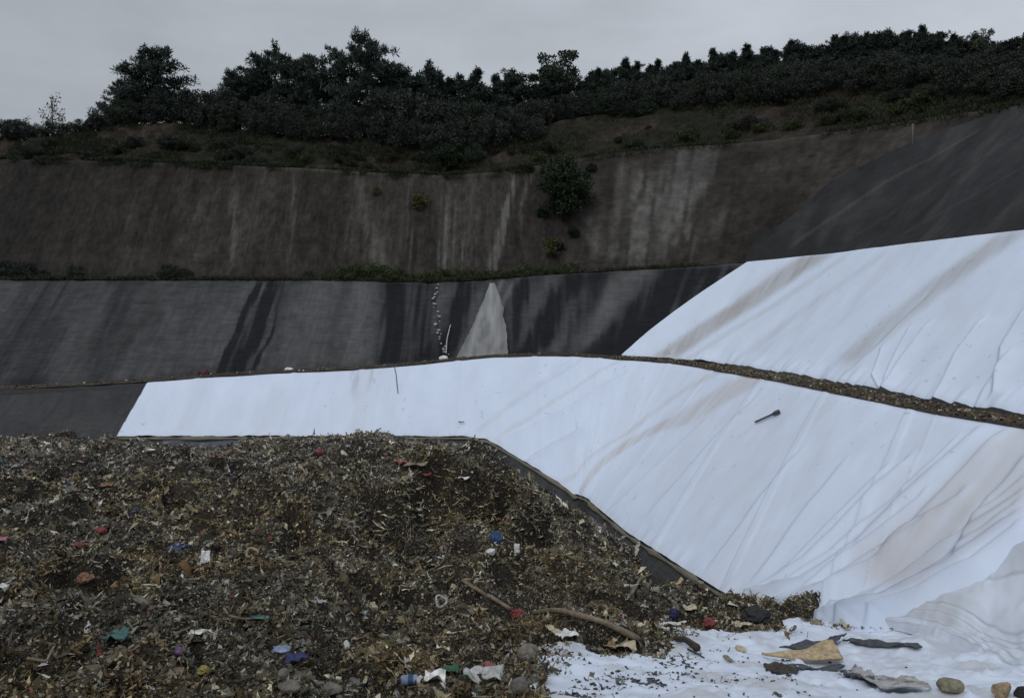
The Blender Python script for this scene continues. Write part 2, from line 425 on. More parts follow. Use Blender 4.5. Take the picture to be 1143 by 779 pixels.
# ---- black liner under and left of the lower sheet, down to the pit floor
def lower_black():
    s = sgrid(10, SMAX - 4, .3); z = np.linspace(0, 1, 60)
    S, T = np.meshgrid(s, z, indexing='ij'); zl = LIP1(S) - .22; Z = zl + (-14 - zl) * T
    h = (fbm(S * .6, Z * 1.2, 4, 15) - .5) * .14 - .06
    P = wall_pt(S, d_low(Z, S), Z); n = nrm(S); P[..., :2] -= n * (h * .69)[..., None]; P[..., 2] += h * .72
    c = (.038 + .03 * fbm(S * .8, Z * .5, 4, 17))[..., None] * np.array([.95, .97, 1.04])
    # pale dust toward the top and dry mud at the foot
    dm = (smooth(.35, .0, T) * .0 + .35 * smooth(.45, .75, fbm(S * .4, Z * .9, 4, 19)))[..., None]
    c = c * (1 - dm) + dm * np.array([.075, .072, .068])
    bg_ = (smooth(px_s(175, 487, z_low), px_s(190, 487, z_low), S) * (1 - smooth(px_s(275, 487, z_low), px_s(300, 487, z_low), S)) * smooth(TOE(S) - .1, TOE(S) - .25, Z))[..., None]
    c = c * (1 - bg_) + bg_ * np.array([.10, .12, .15])
    o = link('black_liner', grid_mesh('black_liner_low', P, c, np.stack([S, Z], -1)), M['black'])
    tag(o, 'black liner of the lowest slope, bare at far left and along the waste edge', 'liner')
lower_black()

# ---- lower bench
def bench(name, s0, s1, zrow, da, db, colr, seed, ds=.2, label=None):
    s = sgrid(s0, s1, ds); t = np.linspace(0, 1, 14); S, T = np.meshgrid(s, t, indexing='ij')
    d = da(S) + (db(S) - da(S)) * T
    Z = zrow(S) + .05 + (fbm(S * .9, d * .9, 4, seed) - .45) * .16 * np.sin(np.pi * T) + .04 * T
    P = wall_pt(S, d, Z)
    c = np.array(colr) * (.5 + fbm(S * 1.4, d * 2.2, 4, seed + 2))[..., None]
    o = link(name, grid_mesh(name, P, c), M['earth']); tag(o, kind='structure'); return o
bench('lower_bench', 10, SMAX - 4, LIP1, lambda s: d_low(LIP1(s), s) - .02, lambda s: d_mid(LIP1(s), s) + .1, (.066, .057, .047), 70)
bench('upper_bench', 10, SMAX - 4, LIP2, lambda s: d_mid(LIP2(s), s) - .02, lambda s: d_b2(s) + .1, (.06, .055, .04), 75)

# ---- black bench wall (second lift), far side
def mid_black():
    s1 = px_s(860, 300, z_mid) + 1.5
    s = sgrid(10, s1, .12); t = np.linspace(0, 1, 90); S, T = np.meshgrid(s, t, indexing='ij')
    zt = LIP2(S) + .03; zb = LIP1(S) - .15; Z = zt + (zb - zt) * T
    h = (fbm(S * .7, Z * 1.6, 4, 25) - .5) * .16 + (fbm(S * 1.7, Z * 5, 2, 27) - .5) * .06 - .03
    P = wall_pt(S, d_mid(Z, S), Z); n = nrm(S); P[..., :2] -= n * (h * .707)[..., None]; P[..., 2] += h * .707
    base = .067 + .045 * (fbm(S * .5, Z * .25, 4, 28) - .5) + .03 * (fbm(S * 2.5, Z * .5, 3, 29) - .5)
    base = base * (.70 + .6 * fbm(S * 1.5, Z * 6, 3, 30))  # dusty dashes painted in to stand for the wrinkles' shading
    c = base[..., None] * np.array([.97, .985, 1.01])
    # light dusty panels and dark wet runs
    wet = np.zeros_like(S)
    for tr in traces([([(303, 315), (286, 360), (270, 412)], .34, .9), ([(318, 316), (305, 360), (285, 410)], .2, .7), ([(290, 315), (270, 360), (250, 412)], .24, .9), ([(296, 330), (278, 370), (258, 412)], .5, .5), ([(312, 315), (296, 350), (282, 395)], .16, .8), ([(440, 316), (440, 350), (438, 404)], .9, .8), ([(470, 317), (468, 350), (466, 402)], .9, .65),
                      ([(525, 316), (508, 350), (490, 400)], .9, .75), ([(590, 312), (570, 350), (560, 397)], .9, .6), ([(645, 307), (615, 350), (590, 396)], .9, .75), ([(675, 306), (650, 350), (635, 396)], .6, .5),
                      ([(760, 302), (715, 350), (665, 398)], 1.2, .75), ([(810, 300), (750, 350), (690, 398)], 1.2, .65), ([(60, 314), (40, 360), (15, 428)], 2.5, .35), ([(150, 314), (130, 360), (110, 424)], 1.2, .25)], z_mid):
        wet += band(S + (fbm(S * 3, Z * .3, 3, 36) - .5) * .8, Z, tr, .6, 4, .5, 31) * (.1 + 1.5 * fbm(S * 3.6, Z * .16, 4, 35))
    wet = np.clip(wet * 1.6 + .55 * smooth(.86, 1, T) * fbm(S * 1.5, Z, 3, 37), 0, .96)
    c = c * (1 - wet[..., None]) + wet[..., None] * np.array([.010, .0105, .013])
    dst = np.zeros_like(S)
    for tr in traces([([(405, 315), (400, 350), (395, 405)], .9, .35), ([(560, 314), (545, 350), (528, 380)], .2, .6), ([(575, 313), (560, 340), (552, 360)], .2, .5), ([(700, 305), (670, 350), (640, 396)], .7, .4), ([(360, 315), (352, 350), (345, 408)], 1.2, .25)], z_mid):
        dst += band(S, Z, tr, .8, 2, .3, 41) * (.4 + fbm(S * 3, Z * .4, 3, 45))
    dst = np.clip(dst + .2 * smooth(.03, .0, T), 0, 1)
    c = c * (1 - dst[..., None]) + dst[..., None] * np.array([.15, .15, .15])
    o = link('black_liner', grid_mesh('black_liner_mid', P, c, np.stack([S, Z], -1)), M['black'])
    tag(o, 'dark grey wrinkled liner on the middle slope with black wet streaks', 'liner')
mid_black()

# ---- sprayed concrete face and right-hand black slope (third lift)
def third():
    s = sgrid(10, SMAX - 4, .14); t = np.linspace(0, 1, 110); S, T = np.meshgrid(s, t, indexing='ij')
    zt = LIP3(S); zb = LIP2(S) + .0; Z = zt + (zb - zt) * T
    d = d_b2(S) + (Z - LIP2(S) - .05) / sl3(S)
    # oblique edge between concrete and liner
    e = traces([([(835, 291), (870, 270), (920, 228), (1000, 185), (1060, 160), (1110, 140), (1150, 122)], 1, 1)], z_up)[0]
    se = np.interp(Z, e[0], e[1])
    P = wall_pt(S, d, Z); n = nrm(S)
    right = S > se
    h = (fbm(S * .5, Z * .5, 4, 81) - .5) * .5 + (fbm(S * 1.8, Z * 1.2, 3, 83) - .5) * .2
    h *= np.where(right, .35, 1); h *= smooth(0, .04, T) * smooth(1, .95, T)
    P[..., :2] -= n * (h * .8)[..., None]; P[..., 2] += h * .5
    base = .036 + .05 * (fbm(S * .55, Z * .12, 4, 85) - .42) + .02 * fbm(S * 3, Z * .4, 3, 86)
    base = base * (.55 + .9 * fbm(S * 1.6, Z * 1.1, 5, 88))
    c = base[..., None] * np.array([.86, .76, .675])
    c = c * (.72 + .56 * fbm(S * 7, Z * .3, 4, 89))[..., None]
    ln = np.abs(((Z + .25 * fbm(S * .6, Z * 0, 3, 93)) / .85) % 1 - .5); c = c * (1 - .22 * smooth(.06, .0, ln) * smooth(.35, .6, fbm(S * 1.5, Z * .5, 3, 94)))[..., None]
    lt = np.zeros_like(S)
    for tr in traces([([(775, 166), (750, 230), (718, 295)], .75, .95), ([(765, 166), (738, 230), (704, 295)], .15, .5), ([(800, 164), (778, 230), (750, 295)], .12, .4), ([(530, 196), (524, 250), (518, 296)], .12, .4), ([(455, 200), (457, 250), (458, 296)], .14, .3), ([(330, 200), (326, 250), (322, 300)], .14, .3), ([(735, 200), (715, 240), (695, 292)], .22, .8), ([(712, 200), (698, 250), (680, 290)], .18, .8), ([(575, 200), (562, 250), (552, 297)], .28, .9), ([(590, 200), (580, 240)], .2, .3),
                      ([(505, 235), (502, 265), (498, 295)], .7, .6), ([(400, 200), (412, 250), (425, 295)], .6, .35), ([(262, 215), (262, 250), (262, 285)], .35, .35), ([(700, 180), (690, 230), (672, 270)], .4, .35),
                      ([(800, 240), (785, 270), (780, 292)], .3, .4), ([(150, 230), (148, 260), (140, 300)], .5, .2), ([(650, 235), (662, 262), (668, 280)], .3, .35)], z_up):
        lt += 1.35 * band(S + (fbm(S * 3.5, Z * .3, 4, 92) - .5) * .8, Z, tr, 1.6, 2.5, .4, 91) * (.05 + 1.5 * smooth(.25, .75, fbm(S * 5.5, Z * .14, 4, 95)))
    lt = np.clip(lt + .5 * smooth(.56, .75, fbm(S * 1.4, Z * .16, 4, 97)) * .25 + .3 * smooth(.035, 0, T), 0, 1)
    c = c * (1 - lt[..., None]) + lt[..., None] * np.array([.115, .112, .105])
    dk = np.clip(smooth(.55, .8, fbm(S * .35, Z * .12, 4, 99)) * .5 + .5 * smooth(px_s(240, 250, z_up), px_s(20, 250, z_up), S) + .3 * smooth(.8, 1, T), 0, .8)
    c = c * (1 - dk[..., None]) + dk[..., None] * np.array([.026, .025, .024])
    uv = np.stack([S, Z], -1)
    I = grid_mesh('concrete_face', P, c, uv, mask=(S < se + .8))
    o = link('sprayed_concrete_face', I, M['shot'])
    tag(o, 'tall streaked grey-brown concreted rock face above the middle slope', 'rock face')
    # right liner: own colours, slightly proud
    S = np.maximum(S, se - .05); n = nrm(S); Z = np.where(T < .001, LIP3(S), LIP3(S) + (LIP2(S) - LIP3(S)) * T)
    d = d_b2(S) + (Z - LIP2(S) - .05) / sl3(S)
    P2 = wall_pt(S, d, Z); h = (fbm(S * .5, Z * .5, 4, 81) - .5) * .16 + .16
    P2[..., :2] -= n * (h * .8)[..., None]; P2[..., 2] += h * .5
    c2 = (.029 + .026 * (fbm(S * .7, Z * .3, 4, 101) - .4))[..., None] * np.array([.97, .98, 1.03])
    l2 = np.zeros_like(S)
    for tr in traces([([(1090, 150), (1000, 200), (890, 272)], .13, .6), ([(1143, 150), (1060, 200), (950, 268)], .1, .3), ([(1143, 190), (1080, 225), (1010, 262)], .15, .3)], z_up): l2 += band(S, Z, tr, .5, 2, .2, 7)
    l2 = np.clip(l2 + .35 * smooth(.5, .75, fbm(S * .9, Z * .3, 4, 103)), 0, 1)
    c2 = c2 * (1 - l2[..., None]) + l2[..., None] * np.array([.075, .073, .07])
    o = link('black_liner', grid_mesh('black_liner_right', P2, c2, np.stack([S, Z], -1)), M['blackr'])
    tag(o, 'dark charcoal liner on the high right-hand slope, between the white sheet and the concreted face', 'liner')
third()

# ---- earth cut and hill above
def d_hill(s): return d_top(s) + 60
def hill_z(d, s):
    """height of the ground above the third lift at outward distance d"""
    de = d - d_l3(s)
    z = np.where(de < .8, LIP3(s) - .06 + .05 * np.clip(de, -1, 1), LIP3(s) + (de - .8) * .85)
    over = d - d_top(s)
    return np.where(over > 0, TOP(s) + .12 * over, z)
def earth():
    s = sgrid(10, SMAX - 4, .22)
    t = np.concatenate([np.linspace(0, 1, 50), 1 + np.linspace(0, 1, 30)[1:] ** 1.5])
    S, T = np.meshgrid(s, t, indexing='ij')
    dl = d_l3(S) - .0; dt = d_top(S)
    d = np.where(T <= 1, dl + (dt - dl) * T, dt + 40 * (T - 1))
    Z = hill_z(d, S)
    P = wall_pt(S, d, Z)
    h = (fbm(S * .35, T * 3, 4, 111) - .5) * 1.3 + (fbm(S * 1.3, T * 7, 4, 113) - .5) * 1.0 + (fbm(S * 3, T * 5, 2, 114) - .5) * .4
    h = h * smooth(0, .12, T) * np.where(T > 1, .4, 1)
    P[..., 2] += h * .6; P[..., :2] -= nrm(S) * (h * .5 * (T < 1))[..., None]
    P[:, 0] = wall_pt(s, d_l3(s) + .05, LIP3(s) - 2.5)    # foot of the cut goes down behind the concrete
    v = fbm(S * .4, Z * .5, 4, 115)
    c = np.array([.043, .034, .028]) * (.25 + 1.4 * fbm(S * 1.5, Z * .7, 5, 117))[..., None]
    g = np.clip(smooth(.42, .56, v) * .8 + np.where(T > 1, 1, 0), 0, 1)[..., None]
    c = c * (1 - g) + g * np.array([.019, .022, .014])
    sr = smooth(px_s(820, 200, z_up), px_s(1000, 170, z_up), S)[..., None] * .45
    c = c * (1 - sr) + sr * np.array([.04, .038, .03])
    o = link('hillside', grid_mesh('hillside', P, c), M['earth']); tag(o, kind='structure')
earth()

# far ground sheet below everything
gm = mesh_np('ground', np.array([(-1500, -600, -14.5), (1500, -600, -14.5), (1500, 2500, -14.5), (-1500, 2500, -14.5)]), np.array([[0, 1, 2, 3]]), np.full((4, 3), .05))
tag(link('ground', gm, M['earth']), kind='structure')

# light grey triangle of cloth on the middle slope
def tri_cloth():
    h0 = hit(549, 317, z_mid); h1 = hit(509, 401, z_mid); h2 = hit(567, 397, z_mid)
    t = np.linspace(0, 1, 70); u = np.linspace(0, 1, 46); T, U = np.meshgrid(t, u, indexing='ij')
    edge = .4 * (fbm(T * 11, U * 0, 4, 2) - .5) * np.sin(np.pi * T)
    sl = h0[0] - .16 + (h1[0] - h0[0] + .16) * T ** 1.15 + edge; sr_ = h0[0] + .2 + (h2[0] - h0[0] - .2) * np.sin(T * math.pi / 2) ** .8 + .35 * (fbm(T * 12, U * 0, 4, 6) - .5) * np.sin(np.pi * T)
    S = sl + (sr_ - sl) * U; Z = h0[1] + (h1[1] - h0[1]) * T
    hh = .10 + .015 * (fbm(U * 9, T * 1.2, 3, 13) - .5)
    P = wall_pt(S, d_mid(Z, S), Z); P[..., :2] -= nrm(S) * (hh * .7)[..., None]; P[..., 2] += hh * .7
    c = (.23 + .20 * (fbm(S * 3.5, Z * .7, 5, 18) - .5))[..., None] * np.array([.99, 1, .98])
    c = c * (1 - .45 * smooth(.75, 1, np.abs(2 * U - 1)) * fbm(U * 30, T * 9, 3, 24))[..., None]
    c = c * (1 - .3 * smooth(.5, .8, fbm(S * 1.6, Z * 1.1, 4, 19)))[..., None]
    o = link('grey_cloth', grid_mesh('grey_cloth', P, c, np.stack([S, Z], -1)), M['white'])
    tag(o, 'pale grey triangular cloth spreading down the dark middle slope', 'cloth')
tri_cloth()

# ------------------------------------------------------------------ WASTE HEAP
def waste_base():
    x = np.arange(-46, 15, .16); y = np.concatenate([np.arange(3, 24, .13), np.arange(24, 47.5, .18)])
    X, Y = np.meshgrid(x, y, indexing='ij')
    Z = W(X, Y) + (fbm(X * 7, Y * 7, 2, 9) - .5) * .12 * smooth(-.2, .6, polydist(X, Y, SHEET))
    ins = polydist(X, Y, SHEET) < -.5
    Z = Z - np.where(ins, .05, 0)
    d, s = sdist(X, Y); mask = Z > z_low(d, s) - .8
    c = np.array([.045, .039, .031]) * (.3 + 1.2 * fbm(X * 1.7, Y * 1.7, 4, 121))[..., None]
    return grid_mesh('waste_heap', np.stack([X, Y, Z], -1), c, mask=mask, smooth_=False)
waste = link('waste_heap', waste_base(), M['waste'])
tag(waste, 'dark heap of mixed domestic waste filling the pit floor', 'waste heap', kind='stuff')

# templates for loose scraps ------------------------------------------------
def tpl_flake():
    g = np.linspace(-.5, .5, 3); V = np.array([(a, b, 0) for a in g for b in g]); f = []
    for i in range(2):
        for j in range(2):
            a = i * 3 + j; f += [(a, a + 3, a + 4), (a, a + 4, a + 1)]
    return V, np.array(f)
def tpl_ribbon():
    V = []; f = []
    for i in range(6):
        t = i / 5 - .5; V += [(t, -.045, .18 * math.sin(i * 1.7)), (t, .045, .18 * math.sin(i * 1.7 + .5))]
    for i in range(5):
        a = 2 * i; f += [(a, a + 2, a + 3), (a, a + 3, a + 1)]
    return np.array(V), np.array(f)
def tpl_chunk():
    p = (1 + 5 ** .5) / 2
    V = np.array([(-1, p, 0), (1, p, 0), (-1, -p, 0), (1, -p, 0), (0, -1, p), (0, 1, p), (0, -1, -p), (0, 1, -p), (p, 0, -1), (p, 0, 1), (-p, 0, -1), (-p, 0, 1)]) / 3.8
    f = np.array([(0, 11, 5), (0, 5, 1), (0, 1, 7), (0, 7, 10), (0, 10, 11), (1, 5, 9), (5, 11, 4), (11, 10, 2), (10, 7, 6), (7, 1, 8), (3, 9, 4), (3, 4, 2), (3, 2, 6), (3, 6, 8), (3, 8, 9), (4, 9, 5), (2, 4, 11), (6, 2, 10), (8, 6, 7), (9, 8, 1)])
    return V, f
TPL = [tpl_flake(), tpl_ribbon(), tpl_chunk()]
def rotm(n, tilt):
    """random rotations: any heading, tilt spread given (rad)"""
    a = rng.uniform(0, 2 * np.pi, n); b = rng.normal(0, tilt, n); c = rng.normal(0, tilt, n)
    ca, sa, cb, sb, cc, sc_ = np.cos(a), np.sin(a), np.cos(b), np.sin(b), np.cos(c), np.sin(c)
    Rz = np.zeros((n, 3, 3)); Rz[:, 0, 0] = ca; Rz[:, 0, 1] = -sa; Rz[:, 1, 0] = sa; Rz[:, 1, 1] = ca; Rz[:, 2, 2] = 1
    Rx = np.zeros((n, 3, 3)); Rx[:, 0, 0] = 1; Rx[:, 1, 1] = cb; Rx[:, 1, 2] = -sb; Rx[:, 2, 1] = sb; Rx[:, 2, 2] = cb
    Ry = np.zeros((n, 3, 3)); Ry[:, 1, 1] = 1; Ry[:, 0, 0] = cc; Ry[:, 0, 2] = sc_; Ry[:, 2, 0] = -sc_; Ry[:, 2, 2] = cc
    return Rz @ Rx @ Ry
def scatter(P, size, col, kind, aspect=None, tilt=.6, jit=.16):
    """mesh arrays of many scraps of one template"""
    V0, F0 = TPL[kind]; n = len(P)
    V = np.repeat(V0[None], n, 0) + rng.normal(0, jit, (n, len(V0), 3)) * (np.array([1, .35, 1]) if kind == 1 else 1)
    asp = np.ones((n, 3)) if aspect is None else aspect
    V = V * (size[:, None] * asp)[:, None, :]
    V = np.einsum('nij,nkj->nki', rotm(n, tilt), V) + P[:, None, :]
    Fc = F0[None] + (np.arange(n) * len(V0))[:, None, None]
    cc = np.repeat(col[:, None, :], len(V0), 1)
    return V.reshape(-1, 3), Fc.reshape(-1, 3), cc.reshape(-1, 3)
def join(parts):
    o = 0; Vs, Fs, Cs = [], [], []
    for V, Fc, c in parts:
        Vs.append(V); Fs.append(Fc + o); Cs.append(c); o += len(V)
    return np.concatenate(Vs), np.concatenate(Fs), np.concatenate(Cs)
PAL = np.array([(.060, .050, .037), (.082, .067, .048), (.032, .028, .023), (.11, .092, .066), (.15, .128, .094), (.070, .066, .042), (.095, .068, .040), (.20, .185, .15), (.125, .122, .112), (.043, .044, .046), (.32, .305, .27)])
PW = np.array([.13, .13, .12, .12, .11, .08, .06, .10, .11, .05, .06]); PW = PW / PW.sum()
BR = np.array([(.55, .55, .53), (.62, .64, .68), (.35, .05, .04), (.04, .10, .30), (.05, .22, .20), (.40, .32, .05), (.40, .12, .10), (.07, .18, .07), (.30, .16, .06), (.45, .30, .33), (.2, .26, .32)])
BWt = np.array([.34, .2, .06, .06, .05, .05, .05, .05, .05, .04, .05]); BWt /= BWt.sum()
def scrap_colors(n, X, Y, bright=.035):
    c = PAL[rng.choice(len(PAL), n, p=PW)] * rng.uniform(.6, 1.3, (n, 1))
    ol = smooth(.4, .65, fbm(X * .35, Y * .35, 3, 131))[:, None]
    c = c * (1 - .5 * ol) + .5 * ol * c * np.array([1.18, 1.0, .68])
    lum = (.74 + .55 * fbm(X * .5, Y * .5, 3, 133)) * (.55 + .9 * fbm(X * 1.6, Y * 1.6, 3, 135))
    gy = smooth(.42, .6, fbm(X * .9, Y * .9, 3, 137))[:, None]; m_ = c.mean(1, keepdims=True); c = c * (1 - .55 * gy) + .55 * gy * m_ * np.array([1.02, 1, .96])
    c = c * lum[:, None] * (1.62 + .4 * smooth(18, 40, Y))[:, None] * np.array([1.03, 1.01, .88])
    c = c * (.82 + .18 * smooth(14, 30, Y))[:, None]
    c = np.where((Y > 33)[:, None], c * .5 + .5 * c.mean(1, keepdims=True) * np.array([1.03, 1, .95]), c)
    b = rng.random(n) < bright
    c[b] = BR[rng.choice(len(BR), b.sum(), p=BWt)] * rng.uniform(.4, .9, (b.sum(), 1)); cb = c[b]; c[b] = cb * .7 + cb.mean(1, keepdims=True) * np.array([.31, .3, .27])
    return np.clip(c, .008, .8)
def waste_points(n):
    D = np.exp(rng.uniform(math.log(10.5), math.log(46.5), n)); a = rng.uniform(-.78, .5, n)
    keep = rng.random(n) < np.clip(.62 + D / 60, 0, 1); D = D[keep]; a = a[keep]
    x = a * D; y = D
    z = W(x, y); d, s = sdist(x, y)
    pd = polydist(x, y, SHEET)
    ok = (z > z_low(d, s) - .02) & ((pd > -.05 + .35 * (vnoise(x * 2, y * 2, 3) - .5)) | (rng.random(len(x)) < .5 * np.exp(pd / .35) * smooth(.4, .6, vnoise(x * 1.3, y * 1.3, 6))))
    z = np.where(pd < 0, z + .16, z)
    return x[ok], y[ok], z[ok]
parts = []
for kind, n, smin, smax, asp, tilt in [(0, 150000, .03, .11, (1, .8, .8), .6), (1, 50000, .14, .42, (1, .7, .7), .55), (1, 20000, .2, .5, (1, .5, .6), 1.0), (2, 190000, .025, .09, (1.2, 1, .8), .9), (0, 9000, .12, .34, (1, .7, 1), .5), (0, 9000, .07, .2, (1, .6, 1), .9), (2, 8000, .08, .18, (1.2, 1, .75), .8), (0, 60000, .02, .07, (1, .8, .8), .7), (1, 7000, .2, .5, (1, .35, .4), 1.2)]:
    x, y, z = waste_points(n); m = len(x)
    if tilt == 1.2:                                     # strings hanging over the scarp
        u = rng.random(n) * (len(_cr) - 1.01); iu = u.astype(int); fu = u - iu
        q = _cr[iu] * (1 - fu)[:, None] + _cr[iu + 1] * fu[:, None]
        x = q[:, 0] + rng.normal(0, .8, n); y = q[:, 1] - .5 + rng.normal(0, .7, n); z = W(x, y) + .05; m = n
    sz = smin + (smax - smin) * rng.random(m) ** 2.2
    sz = sz * (.74 + .55 * smooth(12, 45, y))
    col = scrap_colors(m, x, y, .06 if kind != 2 else .05)
    a = np.array(asp)[None] * rng.uniform(.55, 1.35, (m, 3))
    P = np.stack([x, y, z + sz * rng.uniform(.0, .35, m)], 1)
    parts.append(scatter(P, sz, col, kind, a, tilt))
V, Fc, cc = join(parts)
o = link('waste_scraps', mesh_np('waste_scraps', V, Fc, cc, smooth_=False), M['debris'])
tag(o, 'countless small scraps of torn plastic, cloth and rubble covering the heap', 'waste scraps', kind='stuff')

# ------------------------------------------------------------------ white ground sheet in front
def ground_sheet():
    x = np.arange(-1.5, 15.2, .07); y = np.arange(6.5, 26, .07); X, Y = np.meshgrid(x, y, indexing='ij')
    pd = polydist(X, Y, SHEET) + (fbm(X * 1.5, Y * 1.5, 3, 141) - .5) * .7
    Z = W(X, Y)
    d, s = sdist(X, Y); zl = z_low(d, s)
    hf = (fbm(X * .9, Y * .9, 4, 143) - .5) * .20 + (1 - np.abs(fbm(X * 1.2 + Y * .5, Y * 1.6, 3, 145) * 2 - 1)) ** 6 * .16 + (1 - np.abs(fbm(X * .8 - Y * .9, Y * .7, 3, 149) * 2 - 1)) ** 8 * .16
    Z = np.maximum(Z, zl + .02) + .07 + hf * .6
    c = np.broadcast_to(np.array([.60, .66, .76]), X.shape + (3,)).copy()
    g = np.clip(smooth(.48, .68, fbm(X * 1.1, Y * 1.1, 5, 147)) * .5 + smooth(-.5, .0, pd) * .25, 0, .8)[..., None]
    c = c * (1 - g) + g * np.array([.40, .39, .38])
    o = link('white_sheet', grid_mesh('white_ground_sheet', np.stack([X, Y, Z], -1), c, np.stack([X, Y], -1), mask=(pd < 0)), M['white'])
    tag(o, 'crumpled white sheet flat on the ground in the right foreground, strewn with dark grit', 'cover sheet')
    return X, Y, Z, pd
GX, GY, GZ, GPD = ground_sheet()
from_x0, from_y0 = -1.5, 6.5
def sheet_z(x, y):
    u = np.clip((np.asarray(x) + 1.5) / .07, 0, GX.shape[0] - 1.001); v = np.clip((np.asarray(y) - 6.5) / .07, 0, GX.shape[1] - 1.001)
    i = u.astype(int); j = v.astype(int); a = u - i; b = v - j
    return (GZ[i, j] * (1 - a) + GZ[i + 1, j] * a) * (1 - b) + (GZ[i, j + 1] * (1 - a) + GZ[i + 1, j + 1] * a) * b
def on_sheet(px, py): return hitf(px, py, lambda x, y: sheet_z(x, y), 9, 26)

# grey dirty sheet gathered at the foot of the right slope
def grey_sheet():
    top = [(958, 693), (1010, 679), (1060, 652), (1100, 624), (1143, 590), (1230, 520), (1330, 470)]
    bot = [(958, 697), (1010, 707), (1060, 719), (1100, 730), (1143, 742), (1230, 775), (1330, 810)]
    A = np.array([hl(*p) for p in top]); B = []
    for p in bot:
        B.append(on_sheet(*p))
    B = np.array(B)
    u = np.linspace(0, len(top) - 1, 260); t = np.linspace(0, 1, 110)
    A2 = np.stack([np.interp(u, range(len(top)), A[:, k]) for k in range(3)], 1); B2 = np.stack([np.interp(u, range(len(bot)), B[:, k]) for k in range(3)], 1)
    Q = A2[:, None, :2] * (1 - t[None, :, None]) + B2[:, None, :2] * t[None, :, None]
    X, Y = Q[..., 0], Q[..., 1]
    d, s = sdist(X, Y); zl = z_low(d, s); zw = sheet_z(X, Y); k = .35
    Z = np.logaddexp(zl / k, zw / k) * k
    T = np.broadcast_to(t[None], X.shape); U = np.broadcast_to(u[:, None], X.shape)
    # long curved folds running along the sheet
    w = T + .05 * np.sin(U * 1.3) + .04 * (fbm(U, T * 2, 2, 153) - .5)
    f = np.zeros_like(X)
    for c0, a_, wd in [(.30, .08, .02), (.52, .10, .025), (.04, .12, .03), (.12, .09, .03), (.22, .10, .05), (.42, .09, .05), (.60, .12, .04), (.72, .10, .03), (.86, .12, .04), (.95, .10, .03)]:
        f += a_ * np.exp(-((w - c0 - .05 * np.sin(U * .9 + c0 * 9)) / wd) ** 2) * smooth(0, .6, U)
    Z = Z + .05 + .06 * smooth(0, .15, T) - .22 * smooth(.86, 1, T) + f * (1 - smooth(.8, .97, T)) * smooth(.6, 2.2, U) * .7 * .45 + (fbm(U * 1.2, T * 1.6, 3, 155) - .5) * .16 * smooth(.3, 1.5, U)
    c = np.array([.56, .61, .69]) * (.72 + .5 * fbm(U * 1.2, T * 2.5, 4, 157))[..., None]
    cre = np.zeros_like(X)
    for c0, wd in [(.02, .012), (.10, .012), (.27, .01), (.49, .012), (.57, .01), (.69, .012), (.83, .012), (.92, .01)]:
        cre += .5 * np.exp(-((w - c0 - .05 * np.sin(U * .9 + c0 * 9)) / wd) ** 2) * smooth(.2, 1, U) * (.3 + fbm(U * 2, T * 3, 2, 159))  # shaded side of each fold painted as a thin dark line
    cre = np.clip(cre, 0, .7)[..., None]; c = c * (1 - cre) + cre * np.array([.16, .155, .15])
    br = (smooth(.5, .7, fbm(U * .8, T * 2.5, 3, 158)) * .3)[..., None]
    c = c * (1 - br) + br * np.array([.40, .385, .37])
    o = link('grey_sheet', grid_mesh('grey_sheet', np.stack([X, Y, Z], -1), c, np.stack([X, Y], -1)), M['white'])
    tag(o, 'grubby grey sheet gathered in long folds at the foot of the right white slope', 'cover sheet')
grey_sheet()

